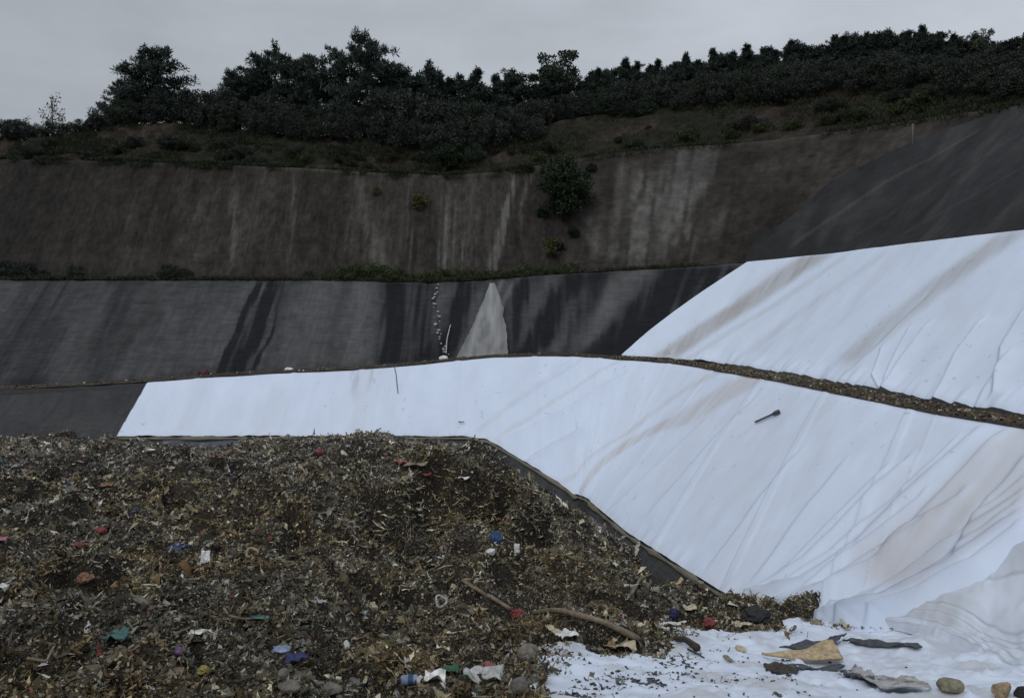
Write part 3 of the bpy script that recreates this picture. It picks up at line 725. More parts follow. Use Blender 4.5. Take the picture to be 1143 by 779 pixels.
# ------------------------------------------------------------------ grit and bench litter (uncountable)
def grit():
    ps = []
    # dark grit patches on the white ground sheet
    n = 42000
    x = rng.uniform(-1, 9.5, n); y = rng.uniform(10.5, 24, n)
    px = CX + F * x / y; z = sheet_z(x, y); py = HY - F * z / y
    den = np.zeros(n)
    for cx_, cy_, rx, ry, a in [(705, 762, 42, 11, 1.0), (760, 742, 22, 10, .9), (640, 776, 28, 8, .8), (735, 752, 60, 18, .35), (800, 760, 90, 16, .18), (880, 770, 120, 10, .08), (790, 735, 50, 12, .15), (850, 740, 80, 16, .06), (690, 742, 60, 10, .06)]:
        # patches of grit given by their place on the ground
        c0 = on_sheet(cx_, min(cy_, 778)); r1 = rx * c0[1] / F; r2 = ry * c0[1] ** 2 / (F * abs(c0[2]))
        q = ((x - c0[0]) / r1) ** 2 + ((y - c0[1]) / r2) ** 2
        den = np.maximum(den, a * np.exp(-q) * (.5 + 1.2 * smooth(.42, .6, fbm(x * 2.5, y * 2.5, 3, 161))))
    ok = (rng.random(n) < den) & (polydist(x, y, SHEET) < -.15)
    x, y, z = x[ok], y[ok], z[ok]; m = len(x)
    sz = .016 + .06 * rng.random(m) ** 2.5
    c = np.array([.05, .052, .055])[None] * rng.uniform(.5, 2.0, (m, 1))
    ps.append(scatter(np.stack([x, y, z + sz * .2], 1), sz, c, 2, np.stack([rng.uniform(.8, 2.2, m), np.ones(m), np.full(m, .6)], 1), .3))
    V, Fc, cc = join(ps)
    tag(link('dark_grit', mesh_np('dark_grit', V, Fc, cc, smooth_=False), M['debris']), 'dark grit and crumbs scattered over the foreground white sheet', 'grit', kind='stuff')
    # litter and stones on the lower bench
    ps = []
    n = 9000
    s = np.concatenate([rng.uniform(px_s(680, 402, z_low), SMAX - 8, 7500), rng.uniform(20, px_s(680, 402, z_low), 1500)])
    d = d_low(LIP1(s), s) + rng.random(n) * 2.0
    p = wall_pt(s, d, LIP1(s) + .10); sz = .025 + .11 * rng.random(n) ** 3
    c = PAL[rng.choice(len(PAL), n, p=PW)] * rng.uniform(.5, 1.4, (n, 1)) * np.array([1.05, 1, .9])
    ps.append(scatter(p, sz, c, 2, None, .6)); V, Fc, cc = join(ps)
    tag(link('bench_litter', mesh_np('bench_litter', V, Fc, cc, smooth_=False), M['debris']), 'brown stones and litter along the narrow bench between the two white slopes', 'litter', kind='stuff')
grit()

# ------------------------------------------------------------------ VEGETATION
def tube_np(pts, rad, k=6):
    pts = np.asarray(pts, float); rad = np.asarray(rad, float); n = len(pts)
    t = np.gradient(pts, axis=0); t /= np.linalg.norm(t, axis=1)[:, None] + 1e-9
    up = np.where(np.abs(t[:, 2:3]) > .9, np.array([[1., 0, 0]]), np.array([[0, 0, 1.]]))
    a = np.cross(t, up); a /= np.linalg.norm(a, axis=1)[:, None]; b = np.cross(t, a)
    th = np.linspace(0, 2 * np.pi, k, endpoint=False)
    V = pts[:, None] + rad[:, None, None] * (a[:, None] * np.cos(th)[None, :, None] + b[:, None] * np.sin(th)[None, :, None])
    I = np.arange(n * k).reshape(n, k); J = np.roll(I, -1, 1)
    Fc = np.stack([I[:-1], J[:-1], J[1:], I[1:]], -1).reshape(-1, 4)
    Fc = np.concatenate([Fc[:, [0, 1, 2]], Fc[:, [0, 2, 3]]])
    # closed ends
    V = np.concatenate([V.reshape(-1, 3), pts[[0]], pts[[-1]]]); e0 = n * k; e1 = e0 + 1
    cap = [(e0, J[0, i], I[0, i]) for i in range(k)] + [(e1, I[-1, i], J[-1, i]) for i in range(k)]
    return V, np.concatenate([Fc, np.array(cap)])
def joinvf(lst):
    o = 0; Vs, Fs = [], []
    for V, Fc in lst: Vs.append(V); Fs.append(Fc + o); o += len(V)
    return np.concatenate(Vs), np.concatenate(Fs)
def leafcloud(cent, n_each, rad, ln, wd, col, g, up=.0, flat=.6):
    """cent (m,3); n_each leaves around each; returns quads as triangles with colours"""
    m = len(cent) * n_each
    c = np.repeat(cent, n_each, 0); rr = np.repeat(rad, n_each) if np.ndim(rad) else np.full(m, rad)
    off = g.normal(0, 1, (m, 3)); off /= np.linalg.norm(off, axis=1)[:, None]; off *= (g.random(m) ** .5 * rr)[:, None]; off[:, 2] *= flat
    p = c + off
    dr = off / (np.linalg.norm(off, axis=1)[:, None] + 1e-6) + g.normal(0, .6, (m, 3)); dr[:, 2] += up; dr /= np.linalg.norm(dr, axis=1)[:, None]
    sd = np.cross(dr, g.normal(0, 1, (m, 3))); sd /= np.linalg.norm(sd, axis=1)[:, None]
    L = (ln * g.uniform(.6, 1.3, m))[:, None]; Wd = (wd * g.uniform(.6, 1.3, m))[:, None]
    V = np.stack([p - sd * Wd * .25, p + sd * Wd * .25, p + dr * L * .6 + sd * Wd * .5, p + dr * L, p + dr * L * .6 - sd * Wd * .5], 1)
    I = (np.arange(m) * 5)[:, None, None]
    Fc = (np.array([[0, 1, 2], [0, 2, 4], [4, 2, 3]])[None] + I).reshape(-1, 3)
    cl = np.repeat(np.array(col)[None] * np.repeat(g.uniform(.6, 1.4, len(cent)), n_each)[:, None] * g.uniform(.75, 1.25, (m, 1)), 5, 0)
    return V.reshape(-1, 3), Fc, cl
def pine_proto(seed, h=6.0, spread=2.2, bare=.25, shape='broad', leans=0, dens=1.0, col=(.031, .047, .037)):
    g = np.random.default_rng(seed)
    z = np.linspace(0, h * .97, 9); bend = np.cumsum(g.normal(0, .05, (9, 2)), 0) * h / 6; bend[:, 0] += leans * (z / h) ** 1.5
    tp = np.concatenate([bend, z[:, None]], 1); tp[:, :2] -= tp[0, :2]
    wood = [tube_np(tp, np.linspace(.13, .02, 9) * h / 6, 7)]
    cents = []; nb = int(30 * dens + h * 2)
    for i in range(nb):
        t = bare + (1 - bare) * (i + g.random() * .8) / nb; t = min(t, .985)
        base = np.array([np.interp(t * h * .97, z, tp[:, k]) for k in range(3)])
        if shape == 'cone': L = spread * (1.0 - t) ** 1.05 * g.uniform(.55, 1.25)
        else: L = spread * math.sin(min(1, (1.04 - t) / (1.04 - bare) * 1.0 + .12) * math.pi * .62) ** .8 * g.uniform(.5, 1.2)
        L = max(L, .10)
        a = g.uniform(0, 2 * np.pi); rise = g.uniform(.05, .45) + .5 * max(0, t - .75)
        e = base + np.array([math.cos(a), math.sin(a), rise]) * L
        mid = (base + e) / 2 + np.array([0, 0, -.06 * L])
        wood.append(tube_np([base, mid, e], np.array([.035, .024, .01]) * h / 6, 4))
        for k in range(max(3, int(L * 5))):
            f = .35 + .65 * g.random(); q = base + (e - base) * f + g.normal(0, .13, 3) * np.array([1, 1, .5]) * (L * .5 + .4)
            cents.append(q)
    cents.append(tp[-1]); cents.append(tp[-1] + np.array([0, 0, .18])); cents.append(tp[-2])
    V, Fc, cl = leafcloud(np.array(cents), 24, .34 - .22 * np.clip(np.array(cents)[:, 2] / h, 0, 1) ** 2, .30, .065, col, g, up=.6, flat=.9)
    wV, wF = joinvf(wood)
    return mesh_np('trunk', wV, wF), mesh_np('crown', V, Fc, cl, smooth_=False)
def broad_proto(seed, h=4.5, rx=1.9, bare=.3, ncl=60, n_each=60, ln=.16, wd=.11, col=(.04, .058, .026), rad=.38, multi=1, lowfill=0):
    g = np.random.default_rng(seed); wood = []; cents = []
    for k in range(multi):
        b0 = np.array([g.normal(0, .12) * (multi > 1), g.normal(0, .12) * (multi > 1), 0]); top = np.array([g.normal(0, .25 * rx), g.normal(0, .25 * rx), h * g.uniform(.7, .85)])
        pts = [b0 + (top - b0) * t + g.normal(0, .05, 3) * (0 < t < 1) for t in np.linspace(0, 1, 6)]
        wood.append(tube_np(pts, np.linspace(.11, .02, 6) * h / 4.5 / multi ** .5, 6))
        for i in range(ncl // multi):
            u = g.normal(0, 1, 3); u /= np.linalg.norm(u); rr = g.uniform(.45, 1.0)
            zc = h * (bare + (1 - bare) * .5)
            q = np.array([u[0] * rx * rr, u[1] * rx * rr, zc + u[2] * h * (1 - bare) * .5 * rr])
            if lowfill: q[2] = abs(q[2])
            cents.append(q)
            f = np.clip((q[2] / h) * .75, .15, .95); st = b0 + (top - b0) * f
            if i % 2 == 0: wood.append(tube_np([st, (st + q) / 2 + g.normal(0, .06, 3), q], np.array([.03, .02, .008]) * h / 4.5, 4))
    V, Fc, cl = leafcloud(np.array(cents), n_each, rad, ln, wd, col, g, up=.15, flat=.75)
    wV, wF = joinvf(wood)
    return mesh_np('trunk', wV, wF), mesh_np('crown', V, Fc, cl, smooth_=False)
PINE = [pine_proto(1, 6, 2.5, .2, dens=1.5), pine_proto(2, 6, 2.8, .12, dens=1.6), pine_proto(3, 6, 2.4, .15, leans=.3, dens=1.5), pine_proto(4, 6, 2.3, .02, 'cone', dens=1.7), pine_proto(5, 6, 2.6, .02, 'cone', dens=1.8), pine_proto(6, 6, 2.1, .02, 'cone', dens=1.6)]
PINE.append(pine_proto(14, 6, 2.2, .12, 'broad', dens=2.0))
SHRUB = [broad_proto(21, 2.4, 1.5, .02, 60, 60, .15, .09, (.032, .039, .031), .36, 3, 1), broad_proto(22, 2.4, 1.8, .02, 70, 55, .15, .09, (.034, .038, .033), .38, 3, 1), broad_proto(23, 2.4, 1.35, .02, 55, 60, .14, .08, (.030, .042, .026), .34, 3, 1)]
LEAFY = [broad_proto(31, 4.5, 1.35, .50, 40, 70, .15, .10, (.048, .066, .038), .30)]
SPARSE = [broad_proto(41, 3.2, 1.0, .15, 34, 14, .15, .09, (.035, .045, .025), .30, 2)]
GREEN = [broad_proto(51, 3.0, 1.3, .0, 90, 60, .14, .10, (.025, .040, .019), .33, 3, 1), broad_proto(52, 1.2, 1.0, .0, 40, 45, .12, .07, (.045, .062, .022), .25, 3, 1)]

def plant(name, proto, px, ybase_off, H, h0, label, cat, group=None, rz=None, wx=1.0, leaf='pine', Dextra=None, loc=None):
    if loc is None:
        loc = hill_at(px, ybase_off)
    o = empty(name, loc, random.uniform(0, 6.28) if rz is None else rz, (H / h0 * wx, H / h0 * wx, H / h0))
    tag(o, label, cat, group)
    t = link('trunk', proto[0], None, o); c = link('crown', proto[1], None, o)
    if not proto[0].materials: proto[0].materials.append(M['bark'])
    if not proto[1].materials: proto[1].materials.append(M[leaf])
    return o
# ground on the hill behind the cut at a bearing, 'over' metres behind the brow
def hill_at(px, over):
    a = (px - CX) / F; D = np.linspace(30, 130, 900); d, s = sdist(a * D, D)
    f = d - d_top(s) - over; k = np.where((f[:-1] < 0) & (f[1:] >= 0))[0]; i = k[0]
    D1 = D[i]; z = hill_z(d[i:i + 1], s[i:i + 1])[0]
    return np.array([a * D1, D1, z - .25])
def H_for(loc, ytop): return (HY - ytop) / F * loc[1] - loc[2]

def tree(name, proto, h0, px, over, ytop, label, cat, group=None, wx=1.0, leaf='pine'):
    loc = hill_at(px, over); H = max(.8, H_for(loc, ytop))
    return plant(name, proto, px, over, H, h0, label, cat, group, wx=wx, leaf=leaf, loc=loc)

tree('pine_tree', PINE[6], 6, 171, 2.0, 56, 'tall dark pine standing alone as the highest tree on the left of the ridge', 'tree', wx=1.15)
tree('pine_tree', PINE[1], 6, 135, 2.6, 96, 'low rounded pine leaning against the left foot of the tall lone pine', 'tree', wx=1.05)
tree('pine_tree', PINE[2], 6, 152, 2.4, 84, 'short pine tucked just left of the tall lone pine', 'tree', wx=.8)
tree('pine_tree', PINE[1], 6, 262, 2.6, 84, 'squat pine at the left end of the pine clump', 'tree', wx=.95)
tree('pine_tree', PINE[0], 6, 308, 3.0, 58, 'tall spreading pine at the left of the pine clump, with gaps low in its crown', 'tree', wx=.9)
tree('pine_tree', PINE[2], 6, 352, 3.5, 64, 'flat-topped pine in the middle of the pine clump', 'tree', wx=.95)
tree('pine_tree', PINE[1], 6, 408, 3.0, 45, 'tallest and broadest pine of the clump, at its right side', 'tree', wx=.8)
tree('pine_tree', PINE[2], 6, 384, 4.2, 60, 'narrow pine just left of the tallest pine of the clump', 'tree', wx=.75)
tree('pine_tree', PINE[0], 6, 437, 3.4, 74, 'shorter pine on the right shoulder of the tallest pine', 'tree', wx=.8)
tree('pine_tree', PINE[1], 6, 285, 4.6, 78, 'dark pine filling in behind the left of the pine clump', 'tree', wx=1.0)
tree('pine_tree', PINE[0], 6, 330, 4.8, 76, 'dark pine standing behind between the spreading and flat-topped pines', 'tree', wx=1.0)
tree('broadleaf_tree', LEAFY[0], 4.5, 622, 2.0, 55, 'round leafy tree with sky showing through, rising above the middle of the ridge', 'tree', wx=.95, leaf='leaf')
tree('broadleaf_tree', LEAFY[0], 4.5, 1098, 4.0, 33, 'open-crowned leafy tree above the right end of the pine row', 'tree', wx=.7, leaf='leaf')
tree('broadleaf_tree', LEAFY[0], 4.5, 1140, 4.5, 38, 'dark leafy tree at the far right end of the ridge', 'tree', wx=.8, leaf='leaf')
tree('sapling', SPARSE[0], 3.2, 60, 1.2, 106, 'thin sparse sapling with bare twigs on the left ridge', 'tree', wx=.75, leaf='leaf')
tree('sapling', SPARSE[0], 3.2, 28, 1.0, 130, 'small twiggy sapling at the far left of the ridge', 'tree', wx=.8, leaf='leaf')
rowtop = [(665, 76), (690, 70), (715, 73), (740, 69), (765, 64), (790, 58), (815, 60), (838, 51), (858, 55), (880, 46), (905, 50), (922, 44), (945, 40), (968, 37), (992, 32), (1012, 36), (1035, 33), (1055, 40), (1075, 38), (1122, 44), (1165, 40)]
gl = 'bushy young pine in the unbroken row along the right of the ridge'
for i, (px, yt) in enumerate(rowtop):
    tree('young_pine', PINE[3 + i % 3], 6, px + random.uniform(-9, 9), 2.6 + 1.2 * (i % 3), yt + random.uniform(-4, 3), gl, 'tree', 'young pines in the row on the right ridge', wx=random.uniform(1.0, 1.25))
for i, (px, yt) in enumerate(rowtop):
    tree('young_pine', PINE[3 + (i + 1) % 3], 6, px + 11, 5.2 + 1.0 * (i % 2), yt + 2 + 6 * random.random(), gl, 'tree', 'young pines in the row on the right ridge', wx=random.uniform(1.1, 1.35))
for i, px in enumerate(range(668, 1170, 15)):
    yt = np.interp(px, [a for a, b in rowtop], [b for a, b in rowtop]) + 4 + 8 * random.random()
    tree('young_pine', PINE[i % 3], 6, px, 3.6 + 1.3 * (i % 3), yt, gl, 'tree', 'young pines in the row on the right ridge', wx=random.uniform(1.0, 1.35))
for i, px in enumerate(range(450, 665, 13)):
    yt = 87 + 5 * math.sin(i * 1.9) + (4 if i % 2 else -3)
    tree('young_pine', PINE[[1, 3, 2, 5, 4][i % 5]], 6, px, 4.0 + 1.1 * (i % 3), yt, 'dark pine in the low even tree line between the pine clump and the pine row', 'tree', 'low tree line on the middle ridge', wx=random.uniform(1.0, 1.3))
# dark shrubs on the brow
k = 0
def shrub_row(x0, x1, step, over, ytop_fn, label, group, leaf='leaf'):
    global k
    x = x0
    while x < x1:
        px = x + random.uniform(-.3, .3) * step; loc = hill_at(px, over + random.uniform(-.6, .6)); H = max(.9, H_for(loc, ytop_fn(px) + random.uniform(-6, 6)))
        plant('shrub', SHRUB[k % 3], px, 0, H, 2.4, label, 'shrub', group, leaf=leaf, loc=loc, wx=min(1.5, max(.75, 1.9 / H * 1.0))); k += 1; x += step
shrub_row(-40, 118, 17, .6, lambda p: np.interp(p, [-40, 0, 40, 80, 118], [140, 133, 140, 134, 122]), 'low dark shrub on the brow at the left end of the ridge', 'shrubs on the left brow')
shrub_row(118, 262, 17, .8, lambda p: np.interp(p, [118, 160, 215, 262], [116, 110, 106, 104]), 'dark shrub crowding the foot of the lone pine', 'shrubs round the lone pine')
shrub_row(235, 470, 17, -.2, lambda p: np.interp(p, [235, 300, 400, 470], [124, 126, 132, 130]), 'dark low shrub at the very edge of the cut below the pine clump', 'low shrubs at the cut below the pine clump')
shrub_row(250, 470, 16, .8, lambda p: np.interp(p, [250, 300, 400, 470], [112, 112, 118, 104]), 'dark shrub along the brow under the pine clump', 'shrubs under the pine clump')
shrub_row(440, 690, 15, 1.0, lambda p: np.interp(p, [440, 520, 600, 690], [112, 118, 112, 98]), 'dark shrub on the brow of the middle ridge', 'shrubs on the middle brow')
shrub_row(450, 600, 16, -.9, lambda p: np.interp(p, [450, 520, 600], [134, 140, 128]), 'dark shrub hanging over the edge of the middle cut', 'shrubs hanging over the middle cut')
shrub_row(680, 1165, 16, .6, lambda p: np.interp(p, [680, 760, 850, 950, 1050, 1165], [98, 88, 76, 66, 62, 62]), 'dull purplish shrub under the pine row on the right', 'shrubs under the pine row')
shrub_row(690, 1165, 18, -.4, lambda p: np.interp(p, [690, 760, 850, 950, 1050, 1165], [112, 102, 92, 82, 78, 78]), 'low dull shrub on the edge of the right cut', 'shrubs on the edge of the right cut')

# bushes on the faces and benches
def on_surface(px, py, fz):
    h = hit(px, py, fz); return at(px, py, h[2])
l = on_surface(630, 246, z_up); plant('bush', GREEN[0], 630, 0, 5.2, 3.0, 'big round green bush growing out of the streaked concreted face', 'bush', leaf='leaf', loc=l, wx=.95)
l = on_surface(500, 190, z_earth); plant('bush', GREEN[0], 0, 0, 2.2, 3.0, 'green bush spilling down the earth cut in the middle, below the shrubs', 'bush', leaf='leaf', loc=l, wx=1.3)
l = on_surface(530, 184, z_earth); plant('bush', SHRUB[2], 0, 0, 1.8, 2.4, 'small dark bush beside the earth fall in the middle cut', 'bush', leaf='leaf', loc=l)
TUFT = broad_proto(61, .8, .55, .0, 22, 40, .14, .05, (.075, .075, .028), .18, 3, 1)
for px, py, H, lab in [(470, 232, 1.3, 'yellow-green tuft growing on the concreted face left of the big bush'), (420, 216, .7, 'small yellowish tuft high on the concreted face'), (618, 285, 1.6, 'yellowish tuft on the concreted face below the big bush')]:
    plant('tuft', TUFT, 0, 0, H, .8, lab, 'plant', leaf='leaf', loc=on_surface(px, py, z_up) + np.array([0, -.1, -.2]), wx=.8)
def bench_at(px, frac):
    a = (px - CX) / F; D = np.linspace(30, 110, 1200); d, s = sdist(a * D, D)
    f = d - (d_mid(LIP2(s), s) + frac * bw2(s)); i = np.where((f[:-1] < 0) & (f[1:] >= 0))[0][0]
    return np.array([a * D[i], D[i], LIP2(s[i]) - .02])
for px, H, p in [(8, 1.6, 0), (28, 1.5, 1), (48, .9, 0), (85, 1.3, 2), (188, 1.3, 0), (205, 1.0, 1), (345, .9, 2)]:
    plant('bush', SHRUB[p], 0, 0, H, 2.4, 'dark bush on the upper bench at the left, at the foot of the concreted face', 'bush', 'dark bushes on the left of the upper bench', leaf='leaf', loc=bench_at(px, .6), wx=1.0)
for i, px in enumerate(range(365, 650, 16)):
    plant('bush', GREEN[1], 0, 0, random.uniform(.7, 1.35) * (1.2 if 380 < px < 440 else .85), 1.2, 'low green bush on the upper bench in the middle', 'bush', 'low green bushes along the upper bench', leaf='leaf', loc=bench_at(px, random.uniform(.3, .8)), wx=1.1)
for i, (px, py) in enumerate([(815, 156), (850, 150), (885, 146), (925, 140), (960, 134), (1010, 128), (1035, 116), (770, 158), (700, 166), (600, 182), (340, 182), (260, 178), (200, 168), (130, 170), (390, 178)]):
    plant('tuft', GREEN[1], 0, 0, random.uniform(.7, 1.1), 1.2, 'scrubby green clump on the bare earth above the concreted face', 'plant', 'scrub clumps on the earth cut', leaf='leaf', loc=on_surface(px, py, z_earth), wx=1.3)
for i in range(46):
    px = random.uniform(-20, 1120); h = hit(px, np.interp(px, [0, 480, 560, 800, 1143], [172, 186, 182, 148, 112]) + random.uniform(-14, 6), z_earth)
    if h is None: continue
    P_ = at(px, 0, h[2]); P_[2] = h[1] - .1
    plant('shrub', SHRUB[i % 3], 0, 0, random.uniform(.5, 1.3), 2.4, 'scrubby dark clump on the bare earth cut', 'plant', 'dark scrub on the earth cut', leaf='leaf', loc=P_, wx=random.uniform(1.0, 1.6))
for px, py, H in [(612, 200, 1.5), (650, 205, 1.4), (640, 262, 1.0), (606, 240, 1.0), (625, 276, .8), (660, 190, .9), (590, 190, .9)]:
    plant('bush', GREEN[0], 0, 0, H, 3.0, 'small weedy bush on the concreted face around the big round bush', 'bush', 'weeds around the big bush', leaf='leaf', loc=on_surface(px, py, z_up) + np.array([0, -.1, -.3]), wx=1.2)
# grass: uncountable
def grass():
    g = np.random.default_rng(77); P = []
    s = g.uniform(px_s(-40, 250, z_up), px_s(800, 250, z_up), 5000)
    dens = fbm(s * .5, s * 0, 3, 171); s = s[g.random(len(s)) < smooth(.3, .6, dens)]
    d = d_mid(LIP2(s), s) + g.random(len(s)) * bw2(s); P.append(wall_pt(s, d, LIP2(s) + .05))
    s = g.uniform(px_s(-40, 250, z_up), px_s(1140, 200, z_up), 15000); t = g.random(len(s)) * .95
    d = d_l3(s) + t * (d_top(s) - d_l3(s)); ok = fbm(s * .45, d * .7, 4, 173) > .47
    P.append(wall_pt(s[ok], d[ok], hill_z(d[ok], s[ok]) + .1))
    s = g.uniform(px_s(-40, 250, z_up), px_s(1140, 200, z_up), 3800); s = s[fbm(s * .7, s * 0, 4, 175) > .46]; d = d_l3(s) + g.uniform(-.35, .6, len(s)); P.append(wall_pt(s, d, LIP3(s) + np.minimum(0, (d - d_l3(s)) * 1.4) + .05))
    P = np.concatenate(P)
    V, Fc, cl = leafcloud(P, 9, .28, .32, .05, (.036, .041, .022), g, up=1.2, flat=.3)
    tag(link('grass', mesh_np('grass', V, Fc, cl, smooth_=False), M['leaf']), 'rough grass on the upper bench and the earth cut', 'grass', kind='stuff')
grass()

# ------------------------------------------------------------------ SINGLE ITEMS
def pm(name, color, rough=.7, spec=.3, var=.5, vs=8, bump=.3, trans=0):
    return mat(name, color, rough=rough, spec=spec, var=var, vscale=(vs,) * 3, bump=bump, bscale=(vs * 1.5,) * 3, bdist=.02, trans=trans)
PC = {'dullred': (.12, .03, .03), 'red': (.42, .035, .03), 'pinkred': (.55, .10, .08), 'blue': (.02, .10, .36), 'paleblue': (.30, .42, .70), 'teal': (.06, .26, .24), 'yellow': (.50, .40, .04), 'orange': (.42, .17, .06),
      'green': (.04, .18, .07), 'white': (.72, .72, .70), 'cream': (.55, .48, .34), 'tan': (.34, .25, .15), 'card': (.40, .31, .19), 'stone': (.13, .12, .105), 'pale_stone': (.17, .16, .14), 'mossy': (.19, .175, .12),
      'wood': (.17, .135, .095), 'darkwood': (.045, .035, .028), 'black': (.02, .02, .023), 'slate': (.06, .065, .075), 'purple': (.22, .10, .26), 'navy': (.03, .035, .10), 'pink': (.52, .18, .24), 'greyfilm': (.36, .36, .35), 'bag_white': (.66, .66, .64)}
_pm = {}
for _k in ('red', 'pinkred', 'blue', 'teal', 'yellow', 'orange', 'green', 'purple', 'pink', 'paleblue'):
    _c = np.array(PC[_k]); PC[_k] = tuple((_c * .38 + _c.mean() * .18).tolist())
for _k in ('white', 'cream', 'tan'): PC[_k] = tuple(.78 * v for v in PC[_k])
def PMAT(k):
    if k not in _pm: _pm[k] = pm(k + '_item', PC[k], bump=.6 if 'ston' in k or k == 'mossy' else .3, rough=.95 if 'ston' in k else .65)
    return _pm[k]
def ico_np(sub=3):
    import bmesh
    bm = bmesh.new(); bmesh.ops.create_icosphere(bm, subdivisions=sub, radius=1)
    V = np.array([v.co[:] for v in bm.verts]); Fc = np.array([[v.index for v in f.verts] for f in bm.faces]); bm.free(); return V, Fc
IV, IF = ico_np(3)
def n3(V, f, seed):
    return (fbm(V[:, 0] * f + V[:, 2] * f * .7 + 40, V[:, 1] * f - V[:, 2] * f * .6 + 40, 3, seed) + fbm(V[:, 2] * f + 90, V[:, 0] * f * .8 + V[:, 1] * f * .5 + 60, 3, seed + 5)) / 2 - .5
def solid(name, size, color, label, cat, pt, seed, amp=.9, freq=1.3, facet=False, sink=.25, group=None, rz=0):
    V = IV.copy(); r = 1 + amp * n3(V, freq, seed) * 1.2 + .25 * amp * n3(V, freq * 3, seed + 2)
    if facet:
        g = np.random.default_rng(seed)
        for _ in range(13):
            nrm_ = g.normal(0, 1, 3); nrm_ /= np.linalg.norm(nrm_); lim = g.uniform(.48, .78)
            dp = (V * r[:, None]) @ nrm_; r = np.where(dp > lim, r * lim / np.maximum(dp, 1e-6), r)
    if name in ('plastic_bag', 'red_bag', 'dark_scrap', 'yellow_scrap'):
        V = V + .5 * np.stack([n3(V, 2.2, seed + 11), n3(V, 2.2, seed + 13), n3(V, 2.2, seed + 17)], 1)
        r = r - .55 * np.abs(n3(V, 3.4, seed + 7)) * 2; facet = True; sink = sink + .08
    V = V * r[:, None] * np.array(size) / 2
    me = mesh_np(name, V, IF, smooth_=not facet)
    o = link(name, me, PMAT(color), loc=np.array(pt) + np.array([0, 0, size[2] * (.5 - sink)])); o.rotation_euler = (0, 0, rz); tag(o, label, cat, group); return o
def film(name, w, l, color, label, cat, pt, seed, crump=.35, tilt=(0, 0), rz=0, group=None, arch=0):
    n = 14; a = np.linspace(-.5, .5, n); A, B = np.meshgrid(a, a, indexing='ij')
    g = np.random.default_rng(seed); o1 = g.uniform(0, 50, 2)
    e = 1 + .35 * (fbm(A * 3 + o1[0], B * 3 + o1[1], 3, seed) - .5)
    X = A * w * e; Y = B * l * e; s_ = min(w, l)
    Z = crump * s_ * 1.3 * (fbm(A * 3.2 + o1[1], B * 3.2 + o1[0], 3, seed + 1) - .4) + arch * s_ * (1 - (2 * A) ** 2)
    o = link(name, grid_mesh(name, np.stack([X, Y, Z], -1)), PMAT(color), loc=np.array(pt) + np.array([0, 0, .05 + .1 * s_]))
    o.rotation_euler = (tilt[0], tilt[1], rz); m = o.modifiers.new('thickness', 'SOLIDIFY'); m.thickness = .012
    tag(o, label, cat, group); return o
def stick(name, pts, r0, r1, color, label, cat, k=8, parent=None):
    pts = np.asarray(pts, float); n = 22; u = np.linspace(0, len(pts) - 1, n); P = np.stack([np.interp(u, range(len(pts)), pts[:, i]) for i in range(3)], 1)
    kk = np.array([.25, .5, .25])
    for _ in range(3): P[1:-1] = (P[:-2] + 2 * P[1:-1] + P[2:]) / 4
    rr = np.linspace(r0, r1, n) * (1 + .3 * (fbm(u * 2, u * 0, 2, 7) - .5)); c = P[0].copy()
    V, Fc = tube_np(P - c, rr, k); o = link(name, mesh_np(name, V, Fc), PMAT(color), parent, c if parent is None else None)
    if parent is None: tag(o, label, cat)
    return o
def ow(px, py, dz=0): return on_waste(px, py) + np.array([0, 0, dz + .06])
def msz(px_w, p): return px_w * p[1] / F

# blue bottle: body, cap
p = ow(458, 768)
b = empty('plastic_bottle', p + np.array([0, 0, .10]), R(8)); tag(b, 'pale blue plastic bottle with a dark blue band at the bottom of the heap', 'bottle')
prof = [(-.17, .0), (-.168, .075), (-.15, .088), (-.05, .09), (-.045, .085), (.06, .085), (.065, .09), (.11, .088), (.15, .05), (.175, .032), (.19, .03), (.19, 0)]
th = np.linspace(0, 2 * np.pi, 17); Pb = np.array([[(x, r * math.cos(a), r * math.sin(a)) for a in th] for x, r in prof]) * np.array([1.05, 1.05, 1.05])
link('body', grid_mesh('bottle_body', Pb), PMAT('paleblue'), b)
Pl = np.array([[(x, .0865 * 1.06 * math.cos(a), .0865 * 1.06 * math.sin(a)) for a in th] for x in (-.04, -.01, .02, .055)]); link('label_band', grid_mesh('label_band', Pl), PMAT('blue'), b)
Pk = np.array([[(x, r * math.cos(a), r * math.sin(a)) for a in th] for x, r in [(-.175, .0), (-.185, .055), (-.21, .055), (-.21, 0)]]); link('base', grid_mesh('bottle_base', Pk), PMAT('navy'), b)

# bags and rags on the heap
solid('plastic_bag', (msz(15, ow(575, 690)), .26, .34), 'red', 'small bright red bag at the lower end of the bent pole', 'bag', ow(577, 690), 3, 1.1, 1.6)
solid('plastic_bag', (.42, .36, .32), 'red', 'red bundle near the lower right tip of the heap, above the white ground sheet', 'bag', ow(791, 700), 5, .9, 1.4)
solid('plastic_bag', (.40, .34, .62), 'blue', 'upright bright blue bag on the dark face of the heap', 'bag', ow(553, 609), 7, .9, 1.5, sink=.15)
solid('plastic_bag', (.34, .30, .42), 'navy', 'dark blue bag on the right flank of the heap near the liner strip', 'bag', ow(752, 690), 9, .8, 1.4)
film('plastic_sheet', .5, .4, 'blue', 'crumpled bright blue film on the left middle of the heap', 'plastic film', ow(200, 618), 11, .6)
film('plastic_sheet', .40, .36, 'teal', 'crumpled sea-green film low on the left of the heap', 'plastic film', ow(130, 717), 13, .7)
film('plastic_sheet', .5, .16, 'teal', 'narrow flat teal strip in the lower left middle of the heap', 'plastic film', ow(287, 696), 15, .2)
solid('plastic_bag', (.24, .2, .16), 'yellow', 'small yellow bag near the bottom left edge of the heap', 'bag', ow(227, 753), 17, .9, 1.4)
